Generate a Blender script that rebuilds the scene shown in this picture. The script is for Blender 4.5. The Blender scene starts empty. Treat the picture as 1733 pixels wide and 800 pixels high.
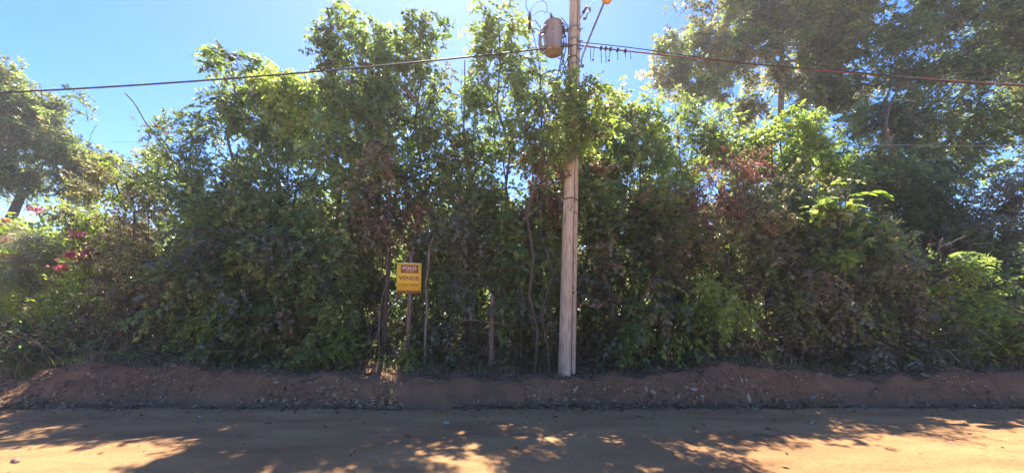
import bpy, bmesh, math, random
import numpy as np
from mathutils import Vector, Matrix

# ------------------------------------------------------------------ camera, sky, sun, exposure
SC = bpy.context.scene
C = SC.collection
CAM_Z, F, CX, HY = 1.65, 700.0, 866.5, 530.0
cam_d = bpy.data.cameras.new('camera')
cam_d.sensor_width = 36.0
cam_d.lens = 36.0 * F / 1733.0
cam_d.shift_y = (HY - 400.0) / 1733.0
cam_d.clip_end = 3000
cam_d.clip_start = 0.05
cam = bpy.data.objects.new('camera', cam_d)
cam.location = (0, 0, CAM_Z)
cam.rotation_euler = (math.radians(90), 0, 0)
C.objects.link(cam)
SC.camera = cam

SUN_EL, SUN_AZ = math.radians(55), math.radians(-9)
world = bpy.data.worlds.new('World')
SC.world = world
world.use_nodes = True
wn = world.node_tree
wn.nodes.clear()
sky = wn.nodes.new('ShaderNodeTexSky')
sky.sky_type = 'NISHITA'
sky.sun_disc = False
sky.sun_elevation = SUN_EL
sky.sun_rotation = SUN_AZ
sky.altitude = 600
sky.air_density = 1.0
sky.dust_density = 0.5
sky.ozone_density = 3.0
hsv = wn.nodes.new('ShaderNodeHueSaturation')
hsv.inputs['Saturation'].default_value = 1.36
hsv.inputs['Value'].default_value = 0.44
hsv.inputs['Hue'].default_value = 0.515
bg = wn.nodes.new('ShaderNodeBackground')
bg.inputs['Strength'].default_value = 0.12
wo = wn.nodes.new('ShaderNodeOutputWorld')
wn.links.new(sky.outputs[0], hsv.inputs['Color'])
wn.links.new(hsv.outputs[0], bg.inputs['Color'])
wn.links.new(bg.outputs[0], wo.inputs['Surface'])

sun_d = bpy.data.lights.new('sun', 'SUN')
sun_d.energy = 2.8
sun_d.angle = math.radians(0.5)
sun_d.color = (1.0, 0.93, 0.80)
sun = bpy.data.objects.new('sun', sun_d)
sv = Vector((math.sin(SUN_AZ) * math.cos(SUN_EL), math.cos(SUN_AZ) * math.cos(SUN_EL), math.sin(SUN_EL)))
sun.rotation_euler = sv.to_track_quat('Z', 'Y').to_euler()
sun.location = sv * 50
C.objects.link(sun)

SC.view_settings.view_transform = 'Standard'
SC.view_settings.look = 'None'
SC.view_settings.gamma = 1.0
SC.view_settings.exposure = 2.65
try:
    SC.cycles.max_bounces = 10
    SC.cycles.diffuse_bounces = 8
    SC.cycles.transmission_bounces = 6
    SC.cycles.volume_bounces = 0
    SC.cycles.transparent_max_bounces = 4
    SC.cycles.use_denoising = True
except Exception:
    pass

# ------------------------------------------------------------------ added air volume: imitates lens glare, lifts the shadows
def build_glare_veil():
    hm = bpy.data.materials.new('glare_veil'); hm.use_nodes = True; nt = hm.node_tree; nt.nodes.clear()
    pv = nt.nodes.new('ShaderNodeVolumePrincipled'); pv.inputs['Color'].default_value = (0.93, 0.92, 0.97, 1)
    pv.inputs['Density'].default_value = VEIL_DENSITY; pv.inputs['Anisotropy'].default_value = 0.45
    o = nt.nodes.new('ShaderNodeOutputMaterial'); nt.links.new(pv.outputs[0], o.inputs['Volume'])
    bm = bmesh.new(); bmesh.ops.create_cube(bm, size=1.0)
    me = bpy.data.meshes.new('glare_veil'); bm.to_mesh(me); bm.free(); me.materials.append(hm)
    ob = bpy.data.objects.new('glare_veil', me); C.objects.link(ob)
    ob.scale = (2400, 3100, 24); ob.location = (0, 350, 10.5); ob['kind'] = 'stuff'
    ob['label'] = 'thin added volume standing in for lens glare and lifting the shadows'; ob['category'] = 'glare_veil'
VEIL_DENSITY = 0.0012
build_glare_veil()

# ------------------------------------------------------------------ helpers
def W(px, py, Y):
    """a place in the world seen at this spot of the photograph at the distance Y"""
    return np.array([(px - CX) / F * Y, Y, CAM_Z + (HY - py) / F * Y])

def nhash(ix, iy, seed):
    h = (ix.astype(np.int64) * 374761393 + iy.astype(np.int64) * 668265263 + seed * 1442695041) & 0x7fffffff
    h = ((h ^ (h >> 13)) * 1274126177) & 0x7fffffff
    h = (h ^ (h >> 16)) & 0xffff
    return h / 65535.0

def vnoise(x, y, seed=0):
    x = np.asarray(x, float); y = np.asarray(y, float)
    x, y = np.broadcast_arrays(x, y)
    ix = np.floor(x); iy = np.floor(y)
    fx = x - ix; fy = y - iy
    fx = fx * fx * (3 - 2 * fx); fy = fy * fy * (3 - 2 * fy)
    a = nhash(ix, iy, seed); b = nhash(ix + 1, iy, seed)
    c = nhash(ix, iy + 1, seed); d = nhash(ix + 1, iy + 1, seed)
    return (a * (1 - fx) + b * fx) * (1 - fy) + (c * (1 - fx) + d * fx) * fy

def fbm(x, y, seed=0, octaves=4):
    s = 0; a = 0.5
    for k in range(octaves):
        s = s + a * (vnoise(x * 2 ** k, y * 2 ** k, seed + k * 17) - 0.5)
        a *= 0.5
    return s

def sstep(a, b, x):
    t = np.clip((x - a) / (b - a), 0, 1)
    return t * t * (3 - 2 * t)

def bank_top(x):
    x = np.asarray(x, float)
    z = 0.44 + 0.16 * (vnoise(x * 0.45, 0 * x + 3.3, 5) - 0.5) + 0.10 * (vnoise(x * 1.7, 0 * x, 6) - 0.5)
    z = z + 0.26 * np.exp(-((x + 7.6) / 1.6) ** 2) - 0.10 * np.exp(-((x + 10.8) / 1.3) ** 2)
    z = z + 0.16 * np.exp(-((x - 4.6) / 1.3) ** 2)
    return z

def height(x, y):
    x = np.asarray(x, float); y = np.asarray(y, float)
    near = np.exp(-(np.maximum(np.abs(x) - 16, 0) / 20) ** 2)
    edge = 7.26 + 0.34 * (vnoise(x * 0.6, 0 * x, 1) - 0.5) + 0.12 * (vnoise(x * 2.3, 0 * x, 2) - 0.5) + 0.05 * (vnoise(x * 8, 0 * x, 12) - 0.5)
    foot = edge + 0.22
    top = foot + 0.58 + 0.40 * (vnoise(x * 0.8, 0 * x, 3) - 0.5) + 0.25 * (vnoise(x * 2.6, 0 * x, 13) - 0.5) + 0.9 * np.exp(-((x + 10.6) / 1.6) ** 2)
    zt = bank_top(x)
    road = 0.02 * fbm(x * 0.35, y * 0.9, 11, 3) + 0.022 * fbm(x * 2.2, y * 3.2, 21, 4) + 0.012 * fbm(x * 9, y * 13, 31, 2)
    road = road - 0.022 * np.exp(-((y - 5.75 - .1 * np.sin(x * .3)) / 0.16) ** 2) - 0.018 * np.exp(-((y - 4.3 - .1 * np.sin(x * .3)) / 0.16) ** 2)
    road = road + 0.02 * np.exp(-((y - 6.95) / 0.22) ** 2) * (0.4 + vnoise(x * 1.2, 0 * x, 8))
    d = sstep(edge - 0.05, edge + 0.10, y)
    b = sstep(foot - 0.04, top, y)
    z = road - 0.07 * d + b * (zt + 0.07)
    rough = sstep(edge - 0.1, edge + 0.2, y)
    z = z + rough * near * (0.19 * fbm(x * 2.0, y * 1.6, 41, 5) + 0.06 * fbm(x * 8, y * 6, 51, 3) - 0.10 * np.maximum(vnoise(x * 2.4, y * .5, 61) - .68, 0) / .32 * (1 - sstep(top, top + .3, y)))
    z = z + sstep(top, 13.0, y) * 0.12
    z = z + 0.25 * sstep(-3.0, -3.8, y)
    return z

MATS = {}
def new_mat(name):
    m = bpy.data.materials.new(name); m.use_nodes = True
    m.node_tree.nodes.clear()
    MATS[name] = m
    return m, m.node_tree, m.node_tree.nodes, m.node_tree.links

def ramp_node(nt, stops):
    r = nt.nodes.new('ShaderNodeValToRGB')
    while len(r.color_ramp.elements) < len(stops):
        r.color_ramp.elements.new(0.5)
    for e, (p, c) in zip(r.color_ramp.elements, stops):
        e.position = p; e.color = (*c, 1)
    return r

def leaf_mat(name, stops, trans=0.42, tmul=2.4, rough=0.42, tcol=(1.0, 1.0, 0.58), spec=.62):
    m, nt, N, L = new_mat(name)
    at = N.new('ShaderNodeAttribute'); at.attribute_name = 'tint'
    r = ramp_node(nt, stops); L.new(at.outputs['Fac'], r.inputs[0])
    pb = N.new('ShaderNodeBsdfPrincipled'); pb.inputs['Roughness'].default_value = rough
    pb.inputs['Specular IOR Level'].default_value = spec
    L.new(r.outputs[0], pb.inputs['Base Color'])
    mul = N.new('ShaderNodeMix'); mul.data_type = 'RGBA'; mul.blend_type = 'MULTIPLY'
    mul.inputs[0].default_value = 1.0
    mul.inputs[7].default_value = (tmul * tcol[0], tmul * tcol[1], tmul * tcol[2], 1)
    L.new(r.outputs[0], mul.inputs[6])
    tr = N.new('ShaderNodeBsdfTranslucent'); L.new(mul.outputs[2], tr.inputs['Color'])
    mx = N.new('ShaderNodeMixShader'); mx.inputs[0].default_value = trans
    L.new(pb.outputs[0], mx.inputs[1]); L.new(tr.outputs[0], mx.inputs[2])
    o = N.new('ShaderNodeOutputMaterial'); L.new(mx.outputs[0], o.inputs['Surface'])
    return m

def noisy_mat(name, c1, c2, scale=8, rough=0.85, bump=0.3, stretch=(1, 1, 1), metallic=0.0, c3=None, detail=6, spec=0.3, bdist=0.02):
    m, nt, N, L = new_mat(name)
    tc = N.new('ShaderNodeTexCoord'); mp = N.new('ShaderNodeMapping'); mp.inputs['Scale'].default_value = stretch
    L.new(tc.outputs['Object'], mp.inputs[0])
    nz = N.new('ShaderNodeTexNoise'); nz.inputs['Scale'].default_value = scale; nz.inputs['Detail'].default_value = detail
    L.new(mp.outputs[0], nz.inputs['Vector'])
    st = [(0.32, c1), (0.68, c2)] if c3 is None else [(0.3, c1), (0.5, c2), (0.7, c3)]
    r = ramp_node(nt, st); L.new(nz.outputs[0], r.inputs[0])
    pb = N.new('ShaderNodeBsdfPrincipled'); pb.inputs['Roughness'].default_value = rough
    pb.inputs['Metallic'].default_value = metallic; pb.inputs['Specular IOR Level'].default_value = spec
    L.new(r.outputs[0], pb.inputs['Base Color'])
    bp = N.new('ShaderNodeBump'); bp.inputs['Strength'].default_value = bump; bp.inputs['Distance'].default_value = bdist
    L.new(nz.outputs[0], bp.inputs['Height']); L.new(bp.outputs[0], pb.inputs['Normal'])
    o = N.new('ShaderNodeOutputMaterial'); L.new(pb.outputs[0], o.inputs['Surface'])
    return m

# --- soils
def soil_mat(name, base, dark, light, spots, big=0.6, rough=0.95):
    m, nt, N, L = new_mat(name)
    g = N.new('ShaderNodeNewGeometry')
    n1 = N.new('ShaderNodeTexNoise'); n1.inputs['Scale'].default_value = big; n1.inputs['Detail'].default_value = 8; n1.inputs['Roughness'].default_value = 0.65
    mp = N.new('ShaderNodeMapping'); mp.inputs['Scale'].default_value = (0.55, 1.6, 1.0)
    L.new(g.outputs['Position'], mp.inputs[0]); L.new(mp.outputs[0], n1.inputs['Vector'])
    r1 = ramp_node(nt, [(0.30, dark), (0.5, base), (0.72, light)]); L.new(n1.outputs[0], r1.inputs[0])
    n2 = N.new('ShaderNodeTexNoise'); n2.inputs['Scale'].default_value = 22; n2.inputs['Detail'].default_value = 9; n2.inputs['Roughness'].default_value = 0.75
    L.new(g.outputs['Position'], n2.inputs['Vector'])
    r2 = ramp_node(nt, [(0.30, (0.62, 0.60, 0.60)), (0.5, (1, 1, 1)), (0.75, (1.28, 1.25, 1.2))]); L.new(n2.outputs[0], r2.inputs[0])
    mu = N.new('ShaderNodeMix'); mu.data_type = 'RGBA'; mu.blend_type = 'MULTIPLY'; mu.inputs[0].default_value = 0.75
    L.new(r1.outputs[0], mu.inputs[6]); L.new(r2.outputs[0], mu.inputs[7])
    vo = N.new('ShaderNodeTexVoronoi'); vo.inputs['Scale'].default_value = 16; vo.inputs['Randomness'].default_value = 1
    L.new(g.outputs['Position'], vo.inputs['Vector'])
    r3 = ramp_node(nt, [(0.0, (1, 1, 1)), (0.10, (1, 1, 1)), (0.16, (0, 0, 0))]); L.new(vo.outputs['Distance'], r3.inputs[0])
    n4 = N.new('ShaderNodeTexNoise'); n4.inputs['Scale'].default_value = 3; L.new(g.outputs['Position'], n4.inputs['Vector'])
    r4 = ramp_node(nt, [(0.52, (0, 0, 0)), (0.62, (0.7, 0.7, 0.7))]); L.new(n4.outputs[0], r4.inputs[0])
    ml = N.new('ShaderNodeMath'); ml.operation = 'MULTIPLY'; L.new(r3.outputs[0], ml.inputs[0]); L.new(r4.outputs[0], ml.inputs[1])
    m2 = N.new('ShaderNodeMix'); m2.data_type = 'RGBA'; L.new(ml.outputs[0], m2.inputs[0])
    L.new(mu.outputs[2], m2.inputs[6]); m2.inputs[7].default_value = (*spots, 1)
    pb = N.new('ShaderNodeBsdfPrincipled'); pb.inputs['Roughness'].default_value = rough; pb.inputs['Specular IOR Level'].default_value = 0.15
    L.new(m2.outputs[2], pb.inputs['Base Color'])
    b1 = N.new('ShaderNodeBump'); b1.inputs['Strength'].default_value = 0.85; b1.inputs['Distance'].default_value = 0.03
    L.new(n2.outputs[0], b1.inputs['Height'])
    b2 = N.new('ShaderNodeBump'); b2.inputs['Strength'].default_value = 0.3; b2.inputs['Distance'].default_value = 0.012
    n5 = N.new('ShaderNodeTexNoise'); n5.inputs['Scale'].default_value = 120; n5.inputs['Detail'].default_value = 4; L.new(g.outputs['Position'], n5.inputs['Vector'])
    L.new(n5.outputs[0], b2.inputs['Height']); L.new(b1.outputs[0], b2.inputs['Normal']); L.new(b2.outputs[0], pb.inputs['Normal'])
    o = N.new('ShaderNodeOutputMaterial'); L.new(pb.outputs[0], o.inputs['Surface'])
    return m

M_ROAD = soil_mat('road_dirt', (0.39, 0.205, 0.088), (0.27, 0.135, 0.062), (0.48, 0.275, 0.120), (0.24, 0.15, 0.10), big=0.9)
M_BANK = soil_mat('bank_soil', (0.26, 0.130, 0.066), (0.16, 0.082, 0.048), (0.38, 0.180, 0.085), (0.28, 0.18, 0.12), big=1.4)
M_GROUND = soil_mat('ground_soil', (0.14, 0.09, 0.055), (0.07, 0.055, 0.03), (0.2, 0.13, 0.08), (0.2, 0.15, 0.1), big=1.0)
M_VERGE = soil_mat('verge_dirt', (0.46, 0.31, 0.19), (0.34, 0.24, 0.13), (0.56, 0.40, 0.25), (0.3, 0.2, 0.12), big=1.0)  # unseen verge, made paler so it bounces light onto the thicket
M_BARK = noisy_mat('bark', (0.05, 0.038, 0.03), (0.15, 0.115, 0.09), 9, 0.9, 0.7, (6, 6, 1.2))
M_BARKP = noisy_mat('pale_bark', (0.13, 0.10, 0.075), (0.30, 0.24, 0.18), 9, 0.9, 0.6, (6, 6, 1.2))
M_BARKR = noisy_mat('weathered_wood', (0.13, 0.075, 0.06), (0.30, 0.19, 0.15), 8, 0.9, 0.6, (7, 7, 1.0))
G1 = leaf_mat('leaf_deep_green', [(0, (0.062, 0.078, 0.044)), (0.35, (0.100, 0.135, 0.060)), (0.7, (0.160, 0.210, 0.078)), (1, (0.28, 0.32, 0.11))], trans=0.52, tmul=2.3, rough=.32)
G2 = leaf_mat('leaf_bright_green', [(0, (0.075, 0.090, 0.055)), (0.35, (0.120, 0.158, 0.068)), (0.7, (0.19, 0.250, 0.08)), (1, (0.32, 0.36, 0.10))], trans=0.55, tmul=2.25, rough=.30)
G3 = leaf_mat('leaf_olive', [(0, (0.085, 0.076, 0.062)), (0.35, (0.135, 0.128, 0.090)), (0.7, (0.20, 0.195, 0.110)), (1, (0.33, 0.28, 0.15))], trans=0.5, tmul=2.1, rough=.33)
G4 = leaf_mat('leaf_grey_green', [(0, (0.065, 0.076, 0.062)), (0.5, (0.13, 0.145, 0.105)), (1, (0.27, 0.28, 0.20))], trans=0.38, tmul=1.6)
G5 = leaf_mat('leaf_brown_dry', [(0, (0.075, 0.055, 0.038)), (0.4, (0.145, 0.105, 0.066)), (0.75, (0.23, 0.175, 0.10)), (1, (0.38, 0.31, 0.18))], trans=0.35, tmul=1.6, tcol=(1, .88, .75), rough=0.55)
G6 = leaf_mat('leaf_dead_red', [(0, (0.10, 0.042, 0.038)), (0.5, (0.20, 0.080, 0.062)), (1, (0.34, 0.18, 0.13))], trans=0.4, tmul=1.7, tcol=(1, .8, .7), rough=0.55)
G7 = leaf_mat('leaf_lime', [(0, (0.10, 0.15, 0.03)), (0.5, (0.19, 0.26, 0.05)), (1, (0.34, 0.38, 0.08))], trans=0.55, tmul=2.0)
GF = leaf_mat('petal_red', [(0, (0.32, 0.03, 0.07)), (0.6, (0.50, 0.07, 0.12)), (1, (0.62, 0.22, 0.2))], trans=0.4, tmul=1.4, tcol=(1, 1, 1))
GL = leaf_mat('leaf_litter', [(0, (0.07, 0.038, 0.026)), (0.4, (0.20, 0.110, 0.055)), (0.75, (0.34, 0.205, 0.105)), (1, (0.60, 0.43, 0.26))], trans=0.15, tmul=1.3, tcol=(1, 1, 1), rough=0.85, spec=.08)
GG = leaf_mat('grass_blade', [(0, (0.10, 0.12, 0.03)), (0.5, (0.20, 0.20, 0.06)), (1, (0.38, 0.30, 0.14))], trans=0.4, tmul=1.8)

def fast_mesh(name, verts, quads=None, tris=None, mat=None, tint=None, smooth=False, mi=None):
    """verts (n,3), quads (m,4), tris (k,3); tint is one number per vertex"""
    me = bpy.data.meshes.new(name)
    nq = 0 if quads is None else len(quads); ntr = 0 if tris is None else len(tris)
    me.vertices.add(len(verts)); me.vertices.foreach_set('co', np.asarray(verts, np.float32).ravel())
    li = []
    if nq: li.append(np.asarray(quads, np.int32).ravel())
    if ntr: li.append(np.asarray(tris, np.int32).ravel())
    li = np.concatenate(li)
    me.loops.add(len(li)); me.loops.foreach_set('vertex_index', li)
    me.polygons.add(nq + ntr)
    st = np.concatenate([np.arange(nq) * 4, nq * 4 + np.arange(ntr) * 3]).astype(np.int32)
    me.polygons.foreach_set('loop_start', st)
    if tint is not None:
        a = me.attributes.new('tint', 'FLOAT', 'POINT'); a.data.foreach_set('value', np.asarray(tint, np.float32))
    if smooth:
        me.polygons.foreach_set('use_smooth', np.ones(nq + ntr, bool))
    me.update(calc_edges=True)
    for m_ in (mat if isinstance(mat, (list, tuple)) else [mat]):
        if m_: me.materials.append(m_)
    if mi is not None: me.polygons.foreach_set('material_index', np.asarray(mi, np.int32))
    return me

def link(name, me, parent=None, **kw):
    o = bpy.data.objects.new(name, me); C.objects.link(o)
    if parent is not None: o.parent = parent
    for k, v in kw.items():
        if v: o[k] = v
    return o

def thing(name, label, cat, loc=(0, 0, 0), group=None):
    o = bpy.data.objects.new(name, None); C.objects.link(o)
    o.empty_display_size = 0.2
    o.location = loc; o['label'] = label; o['category'] = cat
    if group: o['group'] = group
    return o

class Geo:
    """collects tubes / boxes / prisms and links them as one mesh"""
    def __init__(s): s.v = []; s.q = []; s.t = []; s.n = 0
    def add(s, v, q=(), t=()):
        v = np.asarray(v, float)
        if len(q): s.q.append(np.asarray(q, int) + s.n)
        if len(t): s.t.append(np.asarray(t, int) + s.n)
        s.v.append(v); s.n += len(v)
    def tube(s, pts, rad, k=6, cap=True):
        pts = np.asarray(pts, float); n = len(pts)
        rad = np.broadcast_to(np.asarray(rad, float), (n,))
        tg = np.gradient(pts, axis=0); tg /= (np.linalg.norm(tg, axis=1)[:, None] + 1e-9)
        ref = np.array([0.13, 0.97, 0.21]) if abs(tg[0][2]) > 0.7 else np.array([0.1, 0.05, 0.99])
        a = np.cross(tg, ref); a /= (np.linalg.norm(a, axis=1)[:, None] + 1e-9)
        b = np.cross(tg, a)
        th = np.arange(k) * 2 * np.pi / k
        v = pts[:, None, :] + rad[:, None, None] * (np.cos(th)[None, :, None] * a[:, None, :] + np.sin(th)[None, :, None] * b[:, None, :])
        v = v.reshape(-1, 3)
        i = np.arange(n - 1)[:, None] * k; j = np.arange(k)[None, :]; j2 = (j + 1) % k
        q = np.stack([i + j, i + j2, i + k + j2, i + k + j], -1).reshape(-1, 4)
        t = []
        if cap:
            v = np.vstack([v, pts[:1], pts[-1:]])
            c0 = n * k; c1 = c0 + 1
            for jj in range(k):
                t.append((c0, (jj + 1) % k, jj)); t.append((c1, (n - 1) * k + jj, (n - 1) * k + (jj + 1) % k))
        s.add(v, q, t)
    def box(s, c, size, rot=None):
        c = np.asarray(c, float); h = np.asarray(size, float) / 2
        v = np.array([[x, y, z] for x in (-1, 1) for y in (-1, 1) for z in (-1, 1)]) * h
        if rot is not None: v = v @ np.array(rot.to_matrix() if hasattr(rot, 'to_matrix') else rot).T
        q = [(0, 1, 3, 2), (4, 6, 7, 5), (0, 4, 5, 1), (2, 3, 7, 6), (0, 2, 6, 4), (1, 5, 7, 3)]
        s.add(v + c, q)
    def lathe(s, base, prof, k=20, axis=(0, 0, 1)):
        """prof: list of (radius, height) along axis"""
        ax = Vector(axis).normalized(); R = np.array(ax.to_track_quat('Z', 'Y').to_matrix())
        prof = np.asarray(prof, float); n = len(prof); th = np.arange(k) * 2 * np.pi / k
        v = np.stack([prof[:, 0][:, None] * np.cos(th), prof[:, 0][:, None] * np.sin(th), np.repeat(prof[:, 1][:, None], k, 1)], -1).reshape(-1, 3)
        i = np.arange(n - 1)[:, None] * k; j = np.arange(k)[None, :]; j2 = (j + 1) % k
        q = np.stack([i + j, i + j2, i + k + j2, i + k + j], -1).reshape(-1, 4)
        v = np.vstack([v, [[0, 0, prof[0, 1]], [0, 0, prof[-1, 1]]]])
        t = []
        for jj in range(k):
            t.append((n * k, (jj + 1) % k, jj)); t.append((n * k + 1, (n - 1) * k + jj, (n - 1) * k + (jj + 1) % k))
        s.add(v @ R.T + np.asarray(base, float), q, t)
    def prism(s, poly, z0, z1, scale1=1.0):
        """poly (n,2) outline extruded from z0 to z1"""
        p = np.asarray(poly, float); n = len(p)
        v = np.vstack([np.c_[p, np.full(n, z0)], np.c_[p * scale1, np.full(n, z1)]])
        q = [(i, (i + 1) % n, n + (i + 1) % n, n + i) for i in range(n)]
        s.add(v, q); s.caps = getattr(s, 'caps', []) + [(s.n - 2 * n, n)]
    def build(s, name, mat, parent=None, smooth=False, **kw):
        if not s.v: return None
        v = np.vstack(s.v)
        q = np.vstack(s.q) if s.q else None; t = np.vstack(s.t) if s.t else None
        me = fast_mesh(name, v, q, t, mat, smooth=smooth)
        return link(name, me, parent, **kw)

# ------------------------------------------------------------------ setting: road, bank, ground
def axis_cells(a, b, fine, far):
    mid = np.arange(a, b + fine * 0.5, fine)
    lo = [a]; st = fine
    while lo[-1] > -far: st *= 1.35; lo.append(lo[-1] - st)
    hi = [mid[-1]]; st = fine
    while hi[-1] < far: st *= 1.35; hi.append(hi[-1] + st)
    return np.array(lo[:0:-1]), mid, np.array(hi[1:])

lo, mid, hi = axis_cells(-13.5, 13.5, 0.05, 900)
XS = np.concatenate([lo, mid, hi])
def sheet(name, xs, ys, mat, dz=0.0):
    X, Y = np.meshgrid(xs, ys)
    Z = height(X, Y) + dz
    v = np.stack([X, Y, Z], -1).reshape(-1, 3)
    nx, ny = len(xs), len(ys)
    i = np.arange(ny - 1)[:, None] * nx; j = np.arange(nx - 1)[None, :]
    q = np.stack([i + j, i + j + 1, i + nx + j + 1, i + nx + j], -1).reshape(-1, 4)
    me = fast_mesh(name, v, q, None, mat, smooth=True)
    return link(name, me, None, kind='structure')
ys_road = np.concatenate([np.arange(-3.0, 3.0, 0.5), np.arange(3.0, 7.15, 0.05), [7.15]])
sheet('road', XS, ys_road, M_ROAD)
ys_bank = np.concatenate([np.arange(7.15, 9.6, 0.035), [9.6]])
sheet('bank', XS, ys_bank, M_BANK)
xg = np.concatenate([lo, mid[::6], hi])
yg = [9.6]; st = 0.2
while yg[-1] < 1500: yg.append(yg[-1] + st); st *= 1.12
g1 = sheet('ground', xg, np.array(yg), M_GROUND)
yb = [-3.0]; st = 0.3
while yb[-1] > -900: yb.append(yb[-1] - st); st *= 1.3
sheet('roadside_verge', xg, np.array(yb[::-1]), M_VERGE)

# ------------------------------------------------------------------ foliage generator
TOTAL = [0]
def nrm(a): return a / (np.linalg.norm(a, axis=-1, keepdims=True) + 1e-9)

def leaves_on(tb, td, tl, n, ll, lw, rng, tint, droop=0.25, tiltup=0.7, pinnate=0.0, fold=0.12):
    """tb, td (T,3) twig base and direction, tl (T,) length; n leaves each -> verts, quads, tint"""
    T = len(tb)
    t = (np.arange(n) + 0.5) / n
    t = np.clip(t[None, :] * 0.9 + 0.12 + rng.normal(0, 0.03, (T, n)), 0, 1.05)
    p = tb[:, None, :] + td[:, None, :] * (tl[:, None] * t)[..., None]
    p[..., 2] -= droop * tl[:, None] * t ** 2
    up = np.array([0, 0, 1.0]) + rng.normal(0, 0.35, (T, 3))
    side = nrm(np.cross(td, up))
    sgn = np.where(np.arange(n) % 2 == 0, 1.0, -1.0)[None, :, None]
    d = td[:, None, :] * 0.55 + side[:, None, :] * sgn * (0.75 + pinnate * 0.4) + rng.normal(0, 0.38 * (1 - pinnate), (T, n, 3))
    d[..., 2] -= 0.22 + droop * 0.5
    d = nrm(d)
    nn = np.array([0, 0, 1.0]) * tiltup + rng.normal(0, 0.55, (T, n, 3))
    w = nrm(np.cross(d, nn)); nn = np.cross(w, d)
    sz = rng.uniform(0.7, 1.25, (T, n, 1))
    L_ = ll * sz; W_ = lw * sz * rng.uniform(0.85, 1.15, (T, n, 1))
    b = p
    m = p + d * L_ * 0.42
    tip = p + d * L_; tip = tip - nn * L_ * 0.10
    v = np.stack([b, m + w * W_ * 0.5 + nn * W_ * fold, tip, m - w * W_ * 0.5 + nn * W_ * fold], 2).reshape(-1, 3)
    k = T * n
    q = np.arange(k * 4).reshape(k, 4)
    tt = (tint[:, None] + rng.normal(0, 0.17, (T, n))).clip(0, 1)
    return v, q, np.repeat(tt.ravel(), 4)

def wob(p, s): return vnoise(p[:, 0] * s + 31, p[:, 2] * s + p[:, 1] * s * 0.7, 77)

STY = {
 # leaf length, width, leaves per twig, twigs per clump, twig length, droop, clump density per m2, clump radius, pinnate, tint mean, tint spread
 'broad':   dict(ll=.105, lw=.050, n=11, tw=13, tl=.34, droop=.35, dens=15, cr=.24, pin=0.0, tm=.42, ts=.17),
 'small':   dict(ll=.070, lw=.034, n=13, tw=15, tl=.30, droop=.25, dens=16, cr=.22, pin=0.0, tm=.42, ts=.17),
 'drape':   dict(ll=.095, lw=.052, n=14, tw=9, tl=.60, droop=.2, dens=17, cr=.20, pin=0.0, tm=.38, ts=.17, down=1.0),
 'pinnate': dict(ll=.120, lw=.040, n=14, tw=8, tl=.44, droop=.5, dens=16, cr=.16, pin=0.9, tm=.42, ts=.16),
 'far':     dict(ll=.15, lw=.085, n=12, tw=12, tl=.55, droop=.2, dens=6.0, cr=.45, pin=0.0, tm=.38, ts=.15),
 'fine':    dict(ll=.13, lw=.055, n=14, tw=13, tl=.6, droop=.25, dens=6.5, cr=.40, pin=0.6, tm=.4, ts=.24),
 'dry':     dict(ll=.080, lw=.030, n=8, tw=11, tl=.36, droop=.5, dens=12, cr=.24, pin=0.0, tm=.45, ts=.2),
 'wispy':   dict(ll=.14, lw=.012, n=22, tw=12, tl=.45, droop=.35, dens=13, cr=.18, pin=0.3, tm=.55, ts=.15),
}

def arc(a, b, rng, n=5, wobble=0.08, sag=0.0, bow=0.0):
    a = np.asarray(a, float); b = np.asarray(b, float)
    t = np.linspace(0, 1, n)[:, None]
    L_ = np.linalg.norm(b - a)
    p = a + (b - a) * t
    off = rng.normal(0, wobble * L_ / 2, (n, 3)) * np.sin(t * np.pi)
    p = p + off
    p[:, 2] += (bow * L_ * np.sin(t[:, 0] * np.pi)) - sag * L_ * np.sin(t[:, 0] * np.pi)
    return p

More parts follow.
